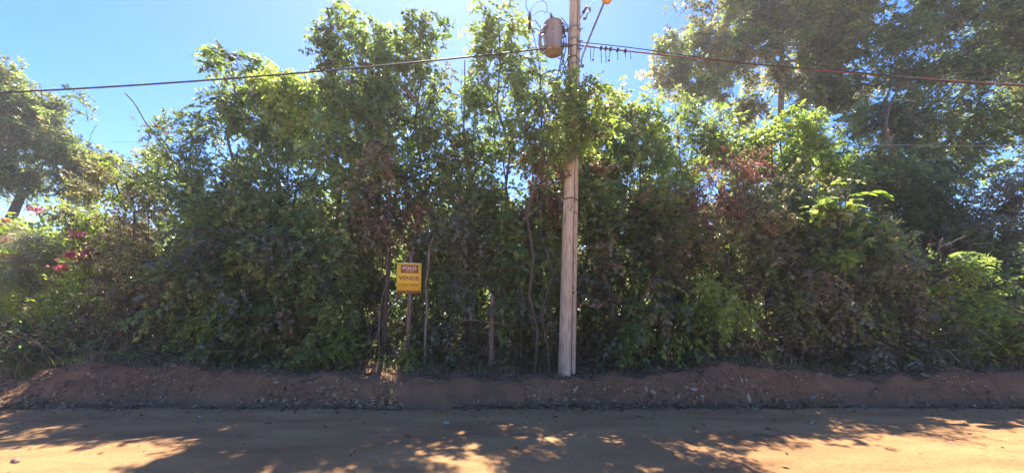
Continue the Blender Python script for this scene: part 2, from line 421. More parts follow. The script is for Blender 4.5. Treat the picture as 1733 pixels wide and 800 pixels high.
def plant(name, label, cat, Y, bases, blobs, style, mat, seed, group=None, tr=0.05, bark=None, dens=1.0,
          depth=None, gap=0.30, bare=0, tmean=None, trunk_name='trunk', crown_name='crown', sprig=0.12, shape=None, lls=1.0, stems_to=None, mix=None):
    """bases: list of px across; blobs: (px, py, rx_px, rz_px[, dY]) measured at distance Y"""
    group = group or {'thicket_tree': 'slim trees of the roadside thicket', 'thicket_shrub': 'shrubs along the front of the thicket', 'understorey_bush': 'dim bushes deeper in the thicket',
        'hanging_vine': 'vines hanging over the thicket', 'curtain_vine': 'sheets of creeper over the thicket', 'large_tree': 'big trees behind the thicket on the right', 'seedling': 'seedlings at the foot of the thicket',
        'low_bush': 'low bushes at the left end', 'leafy_tree': 'leafy trees behind the thicket', 'vine_tower': 'vine-smothered trees in the centre'}.get(name)
    rng = np.random.default_rng(seed)
    vm = np.random.default_rng(seed + 900).uniform(.80, 1.30); lls = lls * vm; dens = dens / vm ** 1.6
    S = dict(STY[style]); bark = bark or M_BARK
    if tmean is not None: S['tm'] = tmean
    ppm = F / Y
    bl = []
    for b in blobs:
        dy = b[4] if len(b) > 4 else 0.0
        c = W(b[0], b[1], Y); c[1] += dy
        rx, rz = b[2] / ppm, b[3] / ppm
        ry = depth if depth else max(0.35, 0.75 * min(rx, rz) + 0.2)
        bl.append((c, np.array([rx, ry, rz])))
    bx = (bases[0] - CX) / F * Y
    bz = float(height(bx, Y))
    origin = np.array([bx, Y, bz])
    root = thing(name, label, cat, tuple(origin), group)
    # clump centres
    cs = []
    for c, r in bl:
        area = math.pi * r[0] * r[2]
        k = max(3, int(area * S['dens'] * dens * 0.68))
        d = nrm(rng.normal(0, 1, (k, 3)))
        rad = rng.uniform(0.15, 1, (k, 1)) ** 0.55
        rad = np.where(rng.random((k, 1)) < sprig, rad * 1.28, rad)
        p = c + d * rad * r
        cs.append(p)
    cs = np.vstack(cs)
    keep = (wob(cs, 1.6 * 9 / Y) > gap) & (rng.random(len(cs)) > .34 * sstep(4.0, 6.5, cs[:, 2]) * (Y < 13))
    gz = height(cs[:, 0], cs[:, 1])
    keep &= cs[:, 2] > gz + 0.12
    cs = cs[keep]
    nc = len(cs)
    # stems and limbs
    g = Geo()
    stems = []
    order = sorted(bl, key=lambda b: b[0][2])
    for i, bpx in enumerate(bases):
        x0 = (bpx - CX) / F * Y
        a = np.array([x0, Y + rng.uniform(-.15, .15), float(height(x0, Y)) - 0.08])
        tgt = sorted(bl, key=lambda b: abs(b[0][0] - x0) - 0.6 * b[0][2])[0][0].copy() if stems_to is None else W(stems_to[i][0], stems_to[i][1], Y)
        if stems_to is None: tgt += rng.normal(0, 0.15, 3)
        n = 9
        p = arc(a, tgt, rng, n, 0.05, 0)
        r = tr * (1 - 0.78 * np.linspace(0, 1, n) ** 0.9) * (1.0 if i == 0 else rng.uniform(.5, .85))
        r[0] *= 1.35
        g.tube(p, r, 8 if tr > .06 else 6, True)
        stems.append((p, r))
        if i: g.tube([np.array([bx, Y, bz - .2]), a - [0, 0, .05], p[1] * .3 + a * .7], [tr * .6, r[0] * .9, r[0] * .8], 5)
    allp = np.vstack([s[0] for s in stems]); allr = np.concatenate([s[1] for s in stems])
    # main limbs to blob centres
    for c, r in bl:
        d = np.linalg.norm(allp - (c - np.array([0, 0, 0.5 * r[2]])), axis=1) + 0.8 * np.maximum(allp[:, 2] - c[2], 0)
        j = int(np.argmin(d))
        if d[j] < 0.15: continue
        p = arc(allp[j], c, rng, 7, 0.10, 0, 0.08)
        rr = np.linspace(max(allr[j] * 0.7, .012), 0.012, 7)
        g.tube(p, rr, 6, True)
        allp = np.vstack([allp, p[1:]]); allr = np.concatenate([allr, rr[1:]])
    base_n = len(allp)
    for c in cs[rng.random(nc) < (0.75 if Y < 13 else 0.6)]:
        d = np.linalg.norm(allp[:base_n] - c, axis=1) + 0.5 * np.maximum(allp[:base_n, 2] - c[2], 0)
        j = int(np.argmin(d))
        p = arc(allp[j], c, rng, 4, 0.16, 0, 0.06)
        g.tube(p, np.linspace(min(max(allr[j] * .45, .008), .03), .005 * max(1, Y / 11), 4), 4 if Y < 13 else 3, False)
    for _ in range(bare):
        c, r = bl[rng.integers(len(bl))]
        a = c + rng.normal(0, .5, 3) * r; a[2] = max(a[2], float(height(a[0], a[1])) + .05)
        dd = nrm(rng.normal(0, 1, 3) + np.array([0, 0, .5]))
        g.tube(arc(a, a + dd * rng.uniform(.3, 1.1), rng, 5, .2), np.linspace(.008, .003, 5), 3, False)
    # twigs and leaves
    tw = S['tw']; T = nc * tw
    cc = np.repeat(cs, tw, 0)
    tb = cc + rng.normal(0, S['cr'] * 0.55, (T, 3))
    outw = nrm(cc - np.average(np.array([b[0] for b in bl]), axis=0))
    td = rng.normal(0, 1, (T, 3)) + outw * 0.45 + np.array([0, 0, 0.25 - 1.5 * S.get('down', 0)])
    td = nrm(td)
    tl = S['tl'] * rng.uniform(.6, 1.3, T)
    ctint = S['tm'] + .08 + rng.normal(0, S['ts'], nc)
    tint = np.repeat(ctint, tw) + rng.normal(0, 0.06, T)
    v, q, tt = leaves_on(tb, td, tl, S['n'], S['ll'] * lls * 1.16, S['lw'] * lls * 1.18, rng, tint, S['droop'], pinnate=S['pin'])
    TOTAL[0] += len(q)
    mix = mix or [(G5, .07), (G7 if style != 'far' and style != 'fine' else G2, .05)]
    r1 = np.repeat(rng.random(nc), tw); r2 = rng.random(T); idx = np.zeros(T, int); acc = 0.0
    for k_, (_, fr) in enumerate(mix):
        idx[((r1 > acc) & (r1 < acc + fr * .8) & (r2 < .75)) | ((r2 > .9) & (rng.random(T) < fr))] = k_ + 1; acc += fr * .8
    mi = np.repeat(idx, S['n'])
    # the thin twigs
    e = tb + td * tl[:, None]; e[:, 2] -= S['droop'] * tl
    w_ = 0.004 * max(1, Y / 10)
    a1 = tb + np.array([w_, 0, 0]); a2 = tb - np.array([w_ * .5, w_ * .8, 0])
    tv = np.stack([a1, a2, e], 1).reshape(-1, 3)
    g.add(tv, (), np.arange(len(tv)).reshape(-1, 3))
    me = fast_mesh(crown_name, v - origin, q, None, [mat] + [m_[0] for m_ in mix], tint=tt, mi=mi)
    link(crown_name, me, root, kind='stuff')
    g.v = [x - origin for x in g.v]
    g.build(trunk_name, bark, root, smooth=True)
    return root

# ------------------------------------------------------------------ utility pole and its gear
POLE_Y = 8.33
M_CONC = noisy_mat('old_concrete', (0.33, 0.245, 0.165), (0.50, 0.385, 0.265), 5, 0.9, 0.5, (4, 4, 0.8), c3=(0.62, 0.49, 0.34), bdist=0.01)
M_CONCD = noisy_mat('stained_concrete', (0.07, 0.052, 0.038), (0.32, 0.24, 0.165), 6, 0.9, 0.4, (7, 7, 0.5), bdist=0.01)
M_STEEL = noisy_mat('galvanised_steel', (0.20, 0.20, 0.21), (0.34, 0.34, 0.35), 14, 0.55, 0.1, metallic=0.5)
M_DARK = noisy_mat('dark_rubber', (0.015, 0.015, 0.017), (0.04, 0.04, 0.045), 10, 0.55, 0.1)
M_CERAM = noisy_mat('brown_ceramic', (0.06, 0.03, 0.025), (0.11, 0.055, 0.045), 10, 0.3, 0.05)
M_TANK = noisy_mat('grey_tank_paint', (0.17, 0.155, 0.155), (0.30, 0.27, 0.27), 7, 0.55, 0.1, (1, 1, .4))
M_RUST = noisy_mat('rusty_paint', (0.20, 0.12, 0.075), (0.40, 0.29, 0.19), 6, 0.8, 0.2)
M_CABLE = noisy_mat('cable_sheath', (0.03, 0.025, 0.03), (0.08, 0.055, 0.065), 5, 0.6, 0.1)
M_CABLER = noisy_mat('reddish_cable_sheath', (0.16, 0.07, 0.05), (0.26, 0.12, 0.09), 5, 0.6, 0.1)

pb_ = np.array([(959.5 - CX) / F * POLE_Y, POLE_Y, 0.0]); pb_[2] = float(height(pb_[0], POLE_Y))
pt_ = W(973.5, 0, POLE_Y)
p_dir = (pt_ - pb_) / (pt_[2] - pb_[2])
def pole_pt(z): return pb_ + p_dir * (z - pb_[2])
PROT = Matrix.Rotation(math.radians(-33), 3, 'Z'); PR = np.array(PROT)

pole = thing('utility_pole', 'tall grey concrete utility pole with a recessed stained face, standing on the bank', 'utility pole', tuple(pb_))
def pole_half(z):
    t = (z - pb_[2]) / 9.0
    return 0.148 * (1 - t) + 0.078 * t + 0.0
# double-T shaft: an I outline swept up with taper
prof = np.array([(-1, -1), (1, -1), (1, -.52), (.42, -.38), (.42, .38), (1, .52), (1, 1), (-1, 1), (-1, .52), (-.42, .38), (-.42, -.38), (-1, -.52)], float)
prof[:, 1] *= 1.08; prof[:, 0] *= 0.82
zs = np.concatenate([[pb_[2] - 0.5], np.linspace(pb_[2], 9.6, 26)])
g = Geo(); V = []
rs = np.random.default_rng(3)
for z in zs:
    h = pole_half(z)
    q2 = prof * h + rs.normal(0, .0018, prof.shape)
    q3 = np.c_[q2, np.zeros(len(q2))] @ PR.T
    V.append(q3 + (pole_pt(z) - pb_))
V = np.array(V); n = len(prof); m_ = len(zs)
i = np.arange(m_ - 1)[:, None] * n; j = np.arange(n)[None, :]; j2 = (j + 1) % n
g.add(V.reshape(-1, 3), np.stack([i + j, i + j2, i + n + j2, i + n + j], -1).reshape(-1, 4))
top = V[-1]; g.add(np.vstack([top, top.mean(0)]), (), [(n, a, (a + 1) % n) for a in range(n)])
g.build('shaft', M_CONC, pole)
g = Geo()   # stained recess filling between the two flanges
V = []
for z in zs:
    h = pole_half(z)
    q2 = np.array([(.46, -.50), (.50, .50)]) * h
    q2[:, 0] = 0.62 * 0.82 * h
    V.append(np.c_[q2, np.zeros(2)] @ PR.T + (pole_pt(z) - pb_))
V = np.array(V)
i = np.arange(m_ - 1) * 2
g.add(V.reshape(-1, 3), np.stack([i, i + 1, i + 3, i + 2], -1))
g.build('recessed_web', M_CONCD, pole)
# through holes and small painted marks on the front flange
for z in np.arange(1.9, 9, 0.42):
    g = Geo(); h = pole_half(z)
    off = np.array([0.66 * 0.82 * h, 0.0, 0]) @ PR.T
    ax = np.array([1, 0, 0]) @ PR.T
    g.lathe(off, [(.011, 0), (.011, .006)], 8, ax)
    g.build('bolt_hole', M_DARK, pole).location = tuple(pole_pt(z) - pb_)
def band(z, w, mat, name='band', s=1.06):
    g = Geo(); h = pole_half(z) * s
    o = np.array([(-.86, -1.12), (.86, -1.12), (.86, 1.12), (-.86, 1.12)]) * h
    V = []
    for dz, k in ((-w / 2, 1), (w / 2, 1), (w / 2, .95), (-w / 2, .95)):
        V.append(np.c_[o * k, np.full(4, dz)] @ PR.T)
    V = np.array(V).reshape(-1, 3)
    q = []
    for r_ in range(4):
        for c_ in range(4):
            q.append((r_ * 4 + c_, r_ * 4 + (c_ + 1) % 4, ((r_ + 1) % 4) * 4 + (c_ + 1) % 4, ((r_ + 1) % 4) * 4 + c_))
    g.add(V, q)
    ob = g.build(name, mat, pole); ob.location = tuple(pole_pt(z) - pb_)
    return ob
for z, w in ((W(0, 338, POLE_Y)[2], .02), (W(0, 112, POLE_Y)[2], .03), (W(0, 101, POLE_Y)[2], .02), (W(0, 70, POLE_Y)[2], .04), (W(0, 50, POLE_Y)[2], .04), (W(0, 83, POLE_Y)[2], .03)):
    band(z, w, M_STEEL if w > .025 else M_CABLE)
# clamp plates and bolts on the pole front
for z in (W(0, 70, POLE_Y)[2], W(0, 50, POLE_Y)[2], W(0, 83, POLE_Y)[2], W(0, 112, POLE_Y)[2]):
    for sx in (-1, 1):
        g = Geo(); h = pole_half(z)
        off = np.array([0.9 * h, sx * .72 * h, 0]) @ PR.T
        g.lathe(off, [(.020, 0), (.020, .03), (.011, .031), (.011, .07)], 6, np.array([1, 0, 0]) @ PR.T)
        g.build('clamp_bolt', M_STEEL, pole).location = tuple(pole_pt(z) - pb_)

# --- transformer
tc_ = W(936.5, 55, 8.30); tc_[1] = 8.30
ZB = 6.90; ZT = 7.47
tank_r = 0.185
tr = thing('pole_transformer', 'grey cylindrical transformer with a rusty base, hung on the left of the concrete pole', 'transformer', (tc_[0], 8.30, ZB))
g = Geo(); g.lathe((0, 0, 0), [(tank_r * .93, 0.002), (tank_r * .99, .02), (tank_r, .06), (tank_r, .50), (tank_r * 1.03, .505), (tank_r * 1.03, .525)], 28)
g.build('tank', M_TANK, tr, smooth=False)
g = Geo(); g.lathe((0, 0, 0), [(tank_r * .80, -.035), (tank_r * .97, -.03), (tank_r * 1.02, -.012), (tank_r * 1.02, 0.0)], 28); g.build('base_plate', M_RUST, tr)
g = Geo(); g.lathe((0, 0, .527), [(tank_r * 1.05, 0), (tank_r * 1.04, .018), (tank_r * .8, .05), (tank_r * .3, .065)], 28); g.build('lid', M_TANK, tr)
for a in (150, 175, 200, 225):       # radiator tubes on the left side
    g = Geo(); an = math.radians(a); d = np.array([math.cos(an), math.sin(an), 0])
    pts = [d * tank_r * .98 + [0, 0, .40], d * (tank_r + .055) + [0, 0, .395], d * (tank_r + .095) + [0, 0, .35], d * (tank_r + .10) + [0, 0, .18], d * (tank_r + .085) + [0, 0, .07], d * (tank_r + .04) + [0, 0, .03], d * tank_r * .98 + [0, 0, .03]]
    g.tube(pts, .021, 8); g.build('radiator_tube', M_TANK, tr, smooth=True)
def insul(base, ax, L_, r, n, parent, name='bushing', mat=None):
    g = Geo(); prof = []
    for k in range(n):
        a = L_ * k / n; s = L_ / n
        f = 1 - .35 * k / n
        prof += [(r * .5 * f, a), (r * f, a + s * .35), (r * f * .95, a + s * .45), (r * .5 * f, a + s * .6)]
    prof += [(r * .25, L_), (r * .25, L_ + .03)]
    g.lathe(base, prof, 12, ax); return g.build(name, mat or M_CERAM, parent)
insul((-.05, -.06, .585), (0, 0, 1), .12, .034, 4, tr)
insul((.06, .03, .585), (.2, 0, 1), .10, .032, 4, tr)
for k, z in enumerate((.46, .36, .26)):
    insul((tank_r * .98 * math.cos(.1), -tank_r * .2, z), (1, -.25, .1), .06, .024, 2, tr, 'low_voltage_bushing')
for z in (.12, .42):
    g = Geo(); g.box((tank_r + .06, .0, z), (.16, .05, .05)); g.box((tank_r + .02, .0, z), (.03, .14, .09)); g.build('mounting_bracket', M_STEEL, tr)
g = Geo(); g.lathe((-.02, -tank_r * .98, .30), [(.0455, 0), (.0455, .003)], 4, (0, -1, 0)); g.build('name_plate', M_STEEL, tr)
for a in (-35, 215):
    g = Geo(); an = math.radians(a); g.box((tank_r * 1.03 * math.cos(an), tank_r * 1.03 * math.sin(an), .47), (.03, .03, .06)); g.build('lifting_lug', M_TANK, tr)

# --- surge arrester on its arm left of the transformer
sa = W(896.5, 35, 8.2)
ar = thing('surge_arrester', 'brown ribbed surge arrester on a bracket at the left end of the transformer', 'surge arrester', tuple(sa))
insul((0, 0, .01), (0, 0, 1), .15, .042, 5, ar, 'upper_insulator')
insul((0, 0, -.17), (0, 0, 1), .15, .042, 5, ar, 'lower_insulator')
g = Geo(); g.tube([(0.0, 0, 0), (.10, 0, .01), (.17, .03, -.06), (.27, .06, -.17)], .011, 6); g.build('bracket_arm', M_STEEL, ar, smooth=True)
g = Geo(); g.tube([(0.0, 0, -.17), (.06, 0, -.165), (.12, .02, -.15), (.20, .05, -.18)], .007, 6); g.tube([(0, 0, -.17), (.0, 0, -.26)], .006, 5); g.build('lead', M_DARK, ar, smooth=True)

def wire(name, label, pts, r, mat, k=6, group=None, cat='wire', smooth_n=4):
    pts = np.asarray(pts, float)
    if len(pts) > 2:       # Catmull-Rom
        P = np.vstack([2 * pts[0] - pts[1], pts, 2 * pts[-1] - pts[-2]]); out = []
        for a in range(len(pts) - 1):
            p0, p1, p2, p3 = P[a:a + 4]
            for t in np.arange(smooth_n) / smooth_n:
                out.append(.5 * (2 * p1 + (p2 - p0) * t + (2 * p0 - 5 * p1 + 4 * p2 - p3) * t ** 2 + (3 * p1 - p0 - 3 * p2 + p3) * t ** 3))
        out.append(pts[-1]); pts = np.array(out)
    o = pts[0].copy(); g = Geo(); g.tube(pts - o, r, k)
    ob = g.build(name, mat, None, smooth=True); ob.location = tuple(o)
    ob['label'] = label; ob['category'] = cat
    if group: ob['group'] = group
    return ob
wire('jumper_wire', 'thin wire looping over from the surge arrester top to the transformer bushing', [W(896, 22, 8.2), W(905, 8, 8.22), W(916, 1, 8.25), W(925, 8, 8.25), W(926, 22, 8.25)], .006, M_DARK)
wire('jumper_wire', 'thin wire rising out of the frame from the surge arrester left of the transformer', [W(895, 22, 8.2), W(890, 10, 8.22), W(892, -6, 8.25), W(900, -30, 8.3)], .006, M_DARK)
wire('jumper_wire', 'lower thin wire arching between surge arrester and transformer lid', [W(902, 28, 8.2), W(909, 21, 8.2), W(918, 19, 8.24), W(924, 22, 8.25)], .005, M_DARK)
wire('jumper_wire', 'thin wire slanting up from the transformer bushing towards the pole top', [W(929, 22, 8.3), W(945, 36, 8.3), W(958, 42, 8.3), W(966, 44, 8.3)], .007, M_DARK)
wire('service_cable', 'black cable hanging in a loop between transformer and pole, beside the tank', [W(953, 50, 8.2), W(958, 66, 8.15), W(956, 90, 8.12), W(948, 118, 8.1), W(951, 124, 8.1), W(960, 112, 8.12), W(967, 84, 8.2)], .011, M_DARK, cat='cable')
wire('service_cable', 'black cable dropping from the transformer bushings into a long loop left of the pole', [W(951, 36, 8.2), W(955, 46, 8.1), W(953, 80, 8.1), W(944, 126, 8.1), W(938, 142, 8.1), W(945, 138, 8.12), W(960, 100, 8.15), W(968, 92, 8.2)], .010, M_DARK, cat='cable')
wire('service_cable', 'thin dark cable running down the left edge of the pole beside the transformer', [W(950, 30, 8.22), W(960, 45, 8.18), W(962, 80, 8.15), W(961, 105, 8.15), W(966, 118, 8.2)], .009, M_DARK, cat='cable')

# --- fuse cutout on the right of the pole top
fo = W(990, 20, 8.15)
fc = thing('fuse_cutout', 'grey fuse cutout with an angled holder on the right side of the pole top', 'fuse cutout', tuple(fo))
insul((-.04, 0, -.03), (.45, 0, .75), .15, .035, 4, fc, 'insulator')
g = Geo(); g.tube([(-.09, .05, -.10), (-.02, 0, .0), (.05, 0, .085)], .014, 6); g.box((.09, 0, .06), (.05, .03, .03)); g.box((.10, 0, .02), (.03, .03, .05)); g.build('bracket', M_STEEL, fc)
g = Geo(); g.tube([(.10, 0, .07), (.05, 0, -.04), (.02, -.01, -.13)], .012, 6); g.box((-.005, 0, -.14), (.06, .03, .03)); g.build('fuse_tube', M_CERAM, fc)
wire('jumper_wire', 'faint thin wire rising to the right from the fuse cutout beside the pole', [W(994, 14, 8.15), W(1003, 3, 8.2), W(1015, -12, 8.3)], .004, M_DARK)

# --- street lamp
lz = thing('street_lamp', 'street lamp with amber lens on a thin arm at the right of the pole', 'street lamp', tuple(W(984, 100, 8.2)))
g = Geo(); a = W(984, 100, 8.2); e = W(1021, 8, 7.15); e2 = W(1027, -6, 7.0)
g.tube([(0, 0, -.16), (0, 0, 0), (e - a) * .5 + [0, 0, .02], e - a, e2 - a], .018, 8); g.build('arm', M_STEEL, lz, smooth=True)
g = Geo(); hh = W(1027, 0, 7.0) - a; hh[1] -= 0.03
g.lathe(hh, [(.05, .10), (.085, .05), (.095, .0), (.085, -.02)], 20, (0, .15, 1)); g.build('head', M_TANK, lz)
M_AMBER = noisy_mat('amber_glass', (0.75, 0.28, 0.05), (0.85, 0.42, 0.10), 10, 0.25, 0.05)
g = Geo(); g.lathe(hh, [(.084, -.018), (.07, -.05), (.04, -.07), (.01, -.078)], 18, (0, .15, 1)); g.build('lens', M_AMBER, lz, smooth=True)

# --- overhead cables
pc = pole_pt(W(0, 83, POLE_Y)[2])
def sagline(x0, x1, z0, span, k, n=40):
    x = np.linspace(x0, x1, n); u = np.abs(x - x0)
    return np.stack([x, np.full(n, POLE_Y - .14), z0 - k * u * (span - u)], -1)
kL, kR = .0031, .0034
left = sagline(pc[0] - .05, -36, pc[2] - .02, 38, kL)
wire('overhead_cable', 'dark twisted overhead power cable running left from the pole across the trees', left, .016, M_CABLE, 6, cat='cable', smooth_n=1)
g1_ = sagline(pc[0] + .05, 36, pc[2] - .02, 35, kR)
wire('overhead_cable', 'reddish overhead power cable running right from the pole before the big tree', g1_, .014, M_CABLER, 6, cat='cable', smooth_n=1)
th_ = sagline(pc[0] + .05, 36, pc[2] + .03, 35, kR * 1.12); th_[:, 1] -= .03
wire('overhead_cable', 'thin dark cable twisted along the right hand overhead power cable', th_ + np.c_[np.zeros(40), np.zeros(40), .02 * np.sin(np.arange(40) * 1.3)], .009, M_DARK, 5, cat='cable', smooth_n=3)
# clamps with short drop wires hanging from the right-hand cable
dg = [(999, 84, 22), (1006, 85, 18), (1017, 86, 24), (1025, 86, 22), (1033, 88, 16), (1045, 88, 16), (1058, 90, 10), (1067, 90, 12)]
for q_, (px, py, L_) in enumerate(dg):
    o = W(px, py, POLE_Y - .14); j = int(np.argmin(np.abs(g1_[:, 0] - o[0])))
    o[2] = float(np.interp(o[0], g1_[:, 0], g1_[:, 2])) - .01
    t = thing('drop_wire', ['short wire hanging straight down from the right cable, nearest the pole', 'second short wire from the pole under the right cable, with an end bead', 'long thick short-wire end hanging from the right cable, third from the pole', 'fourth wire end from the pole hanging from a black clamp on the right cable', 'slanting wire end with a black bulb at the tip, fifth from the pole', 'sixth wire end from the pole, curling under the right cable clamp', 'very short faint wire end, seventh from the pole on the right cable', 'last short wire end farthest from the pole on the right cable'][q_], 'wire', tuple(o), 'wire ends hanging from the right overhead cable')
    g = Geo(); dx = (-.03 if q_ in (1, 4) else .01)
    g.tube([(0, 0, 0), (dx * .5, 0, -L_ / 84 * .5), (dx, 0, -L_ / 84)], .007, 5); g.build('strand', M_DARK, t)
    if q_ in (2, 3, 5, 6, 4):
        g = Geo(); g.box((0, 0, .01), (.045, .045, .06)); g.build('clamp', M_DARK, t)
    if q_ in (1, 4):
        g = Geo(); g.lathe((dx, 0, -L_ / 84 - .02), [(.006, .03), (.02, .01), (.02, -.01), (.006, -.025)], 8); g.build('end_cap', M_DARK, t)
# small bolted insulator lower on the pole's right side
o = W(984, 112, 8.25)
t = thing('cable_insulator', 'small black insulator bolted to the right side of the pole under the lamp arm', 'insulator', tuple(o))
g = Geo(); g.tube([(-.06, .03, 0), (.03, 0, .0)], .010, 6); g.build('bolt', M_STEEL, t)
insul((.02, 0, -.03), (.3, 0, 1), .07, .028, 2, t, 'spool', M_DARK)
# faint far wires seen through the trees
wire('telephone_wire', 'thin pale wire crossing high behind the bushes on the far right', [W(1400, 243, 10.2), W(1560, 246, 10.1), W(1733, 247, 10.0), W(1900, 247, 9.9)], .0045, M_STEEL, 5)
wire('telephone_wire', 'thin pale wire crossing the sky gap left of the climbing vines', [W(190, 240, 10.8), W(250, 241, 10.7), W(320, 243, 10.7)], .0035, M_STEEL, 5)

# ------------------------------------------------------------------ sale sign on its stake
M_YEL = noisy_mat('yellow_board', (0.82, 0.50, 0.035), (0.88, 0.57, 0.06), 4, 0.5, 0.03)
M_RBR = noisy_mat('brown_print', (0.30, 0.10, 0.05), (0.36, 0.13, 0.06), 6, 0.6, 0.02)
M_CREAM = noisy_mat('cream_print', (0.75, 0.58, 0.36), (0.80, 0.62, 0.40), 6, 0.6, 0.02)
M_OCH = noisy_mat('faded_ochre_print', (0.45, 0.21, 0.03), (0.52, 0.26, 0.04), 6, 0.6, 0.02)
SY = 8.85; sc = F / SY
sb = W(688, 622, SY); sb[2] = float(height(sb[0], SY))
st_ = W(694, 470, SY)
sign = thing('sale_sign', 'yellow and brown sign reading POLO VENDE on a wooden stake in front of the thicket', 'sign', tuple(sb))
def rel(px, py, dy=0): return W(px, py, SY) - sb + np.array([0, dy, 0])
g = Geo(); g.tube([(0, 0, -.3), (0, 0, 0), rel(690, 585), rel(691.5, 545), rel(694, 500), rel(695, 455, .0), rel(695.5, 430)], [.055, .053, .047, .045, .043, .040, .036], 9); g.build('stake', M_BARKR, sign, smooth=True)
bw, bh = 41 / sc, 50.5 / sc
bc = rel(693.5, 470.5, -.065)
TILT = Matrix.Rotation(math.radians(1.3), 3, 'Y')
def onb(x, z, d=0.0): return bc + np.array(TILT @ Vector((x, -d, z)))
g = Geo(); g.box(bc, (bw, .018, bh), TILT); g.build('board', M_YEL, sign)
g = Geo(); g.box(onb(0, -bh / 2 + .028, .012), (bw * .985, .012, .05), TILT); g.build('lower_strip', M_RBR, sign)
g = Geo(); g.box(onb(.012, bh * .295, .0105), (bw * .72, .004, bh * .27), TILT); g.build('header_panel', M_RBR, sign)
g = Geo(); g.box(onb(0, bh / 2 - .008, .011), (bw, .008, .014), TILT); g.build('top_edge', M_CREAM, sign)
def text_mesh(txt, name, width, hgt, pos, mat, parent, bold=0.0):
    cu = bpy.data.curves.new('lettering', 'FONT'); cu.body = txt; cu.align_x = 'CENTER'; cu.align_y = 'CENTER'
    cu.extrude = 0.004; cu.offset = bold; cu.resolution_u = 3
    tmp = bpy.data.objects.new('lettering_tmp', cu); C.objects.link(tmp)
    bpy.context.view_layer.update()
    me = bpy.data.meshes.new_from_object(tmp.evaluated_get(bpy.context.evaluated_depsgraph_get()))
    bpy.data.objects.remove(tmp); bpy.data.curves.remove(cu)
    co = np.zeros(len(me.vertices) * 3); me.vertices.foreach_get('co', co); co = co.reshape(-1, 3)
    lo_, hi_ = co[:, :2].min(0), co[:, :2].max(0)
    co[:, :2] = (co[:, :2] - (lo_ + hi_) / 2) / (hi_ - lo_) * [width, hgt]
    v = np.stack([co[:, 0], -co[:, 2], co[:, 1]], -1) @ np.array(TILT).T
    me.vertices.foreach_set('co', v.ravel()); me.materials.clear(); me.materials.append(mat); me.update()
    me.name = name
    o = link(name, me, parent); o.location = tuple(pos)
    return o
text_mesh('POLO', 'header_lettering', bw * .56, bh * .12, onb(.012, bh * .325, .0165), M_CREAM, sign, .02)
text_mesh('IMOVEIS', 'small_lettering', bw * .34, bh * .035, onb(.012, bh * .215, .0165), M_CREAM, sign, .0)
text_mesh('VENDE', 'main_lettering', bw * .84, bh * .135, onb(0, -.005, .0135), M_RBR, sign, .025)
text_mesh('1298.8000', 'number_lettering', bw * .80, bh * .10, onb(0, -bh * .235, .0135), M_OCH, sign, .01)

# ------------------------------------------------------------------ vegetation
P = plant
# far left: large spreading trees and the garden
P('spreading_tree', 'large grey-green feathery tree with a flat spreading crown at the far left edge', 'tree', 24, [20], [(-30, 150, 90, 45), (20, 200, 120, 50), (85, 190, 70, 34), (120, 235, 75, 45), (150, 250, 45, 34), (40, 285, 110, 40), (110, 310, 60, 28), (-40, 260, 80, 60), (165, 212, 34, 22), (172, 275, 40, 34)], 'fine', G1, 11, mix=[(G3, .4)], tr=.42, bark=M_BARK, gap=.27, tmean=.42, dens=1.15, lls=1.35)
P('leafy_tree', 'low olive leafy tree right of the feathery tree, behind the left bushes', 'tree', 13, [225], [(212, 290, 50, 38), (180, 330, 45, 35), (245, 330, 50, 40), (205, 272, 28, 16), (265, 300, 40, 36), (215, 380, 60, 40), (150, 372, 40, 30)], 'small', G3, 12, mix=[(G7, .3)], tr=.09, gap=.36, tmean=.56)
P('flowering_shrub', 'bright green shrub with red flower clusters at the left edge', 'shrub', 12.0, [30, 90, 130], [(30, 378, 60, 20, 1.6), (100, 385, 60, 20, 1.4), (150, 398, 40, 22, 1.0), (40, 420, 60, 18, .3), (120, 430, 60, 18, .2), (-30, 400, 60, 30, .6), (5, 345, 30, 30, 2), (60, 452, 80, 14, -.6), (20, 400, 60, 16, 1), (100, 408, 60, 16, .8)], 'broad', G7, 13, tr=.03, gap=.25, tmean=.62, dens=.8)
fl = bpy.data.objects['flowering_shrub']
rngf = np.random.default_rng(5)
for fx, fy, fw, fh in ((62, 354, 10, 5), (130, 398, 12, 6), (20, 406, 10, 7), (24, 436, 9, 5), (122, 430, 8, 5), (140, 431, 10, 6), (155, 432, 8, 6), (104, 452, 7, 4), (12, 376, 6, 4)):
    c = W(fx, fy, 13.3 - (fy - 354) * .027); T = 34
    tb = c + rngf.normal(0, 1, (T, 3)) * np.array([fw, fw, fh]) * .0092
    td = nrm(rngf.normal(0, 1, (T, 3)) + [0, -.5, .4])
    v, q, tt = leaves_on(tb, td, np.full(T, .09), 7, .055, .042, rngf, rngf.uniform(.2, 1, T), .1)
    link('flower_cluster', fast_mesh('flower_cluster', v - np.array(fl.location), q, None, GF, tint=tt), fl, kind='stuff')
P('wispy_shrub', 'pale wispy fine-leaved shrub among the flowers at left', 'shrub', 11.3, [62], [(62, 430, 30, 30), (80, 450, 26, 26), (52, 460, 30, 24)], 'wispy', G4, 14, tr=.02, gap=.0, tmean=.8, dens=1.8)
P('low_bush', 'low bush, sunlit yellow-green by its leaf colour, below the flowering shrub', 'bush', 10.6, [40, 110], [(30, 480, 50, 24, .3), (110, 470, 60, 24, .4), (150, 462, 44, 26, .4), (60, 512, 60, 22, -.3), (130, 505, 60, 28, -.2), (-30, 500, 60, 34)], 'small', G7, 15, mix=[(G3, .35)], tr=.02, gap=.25, tmean=.8, dens=.7)  # bright lime leaf colour stands in for sunlight on the self-shaded front
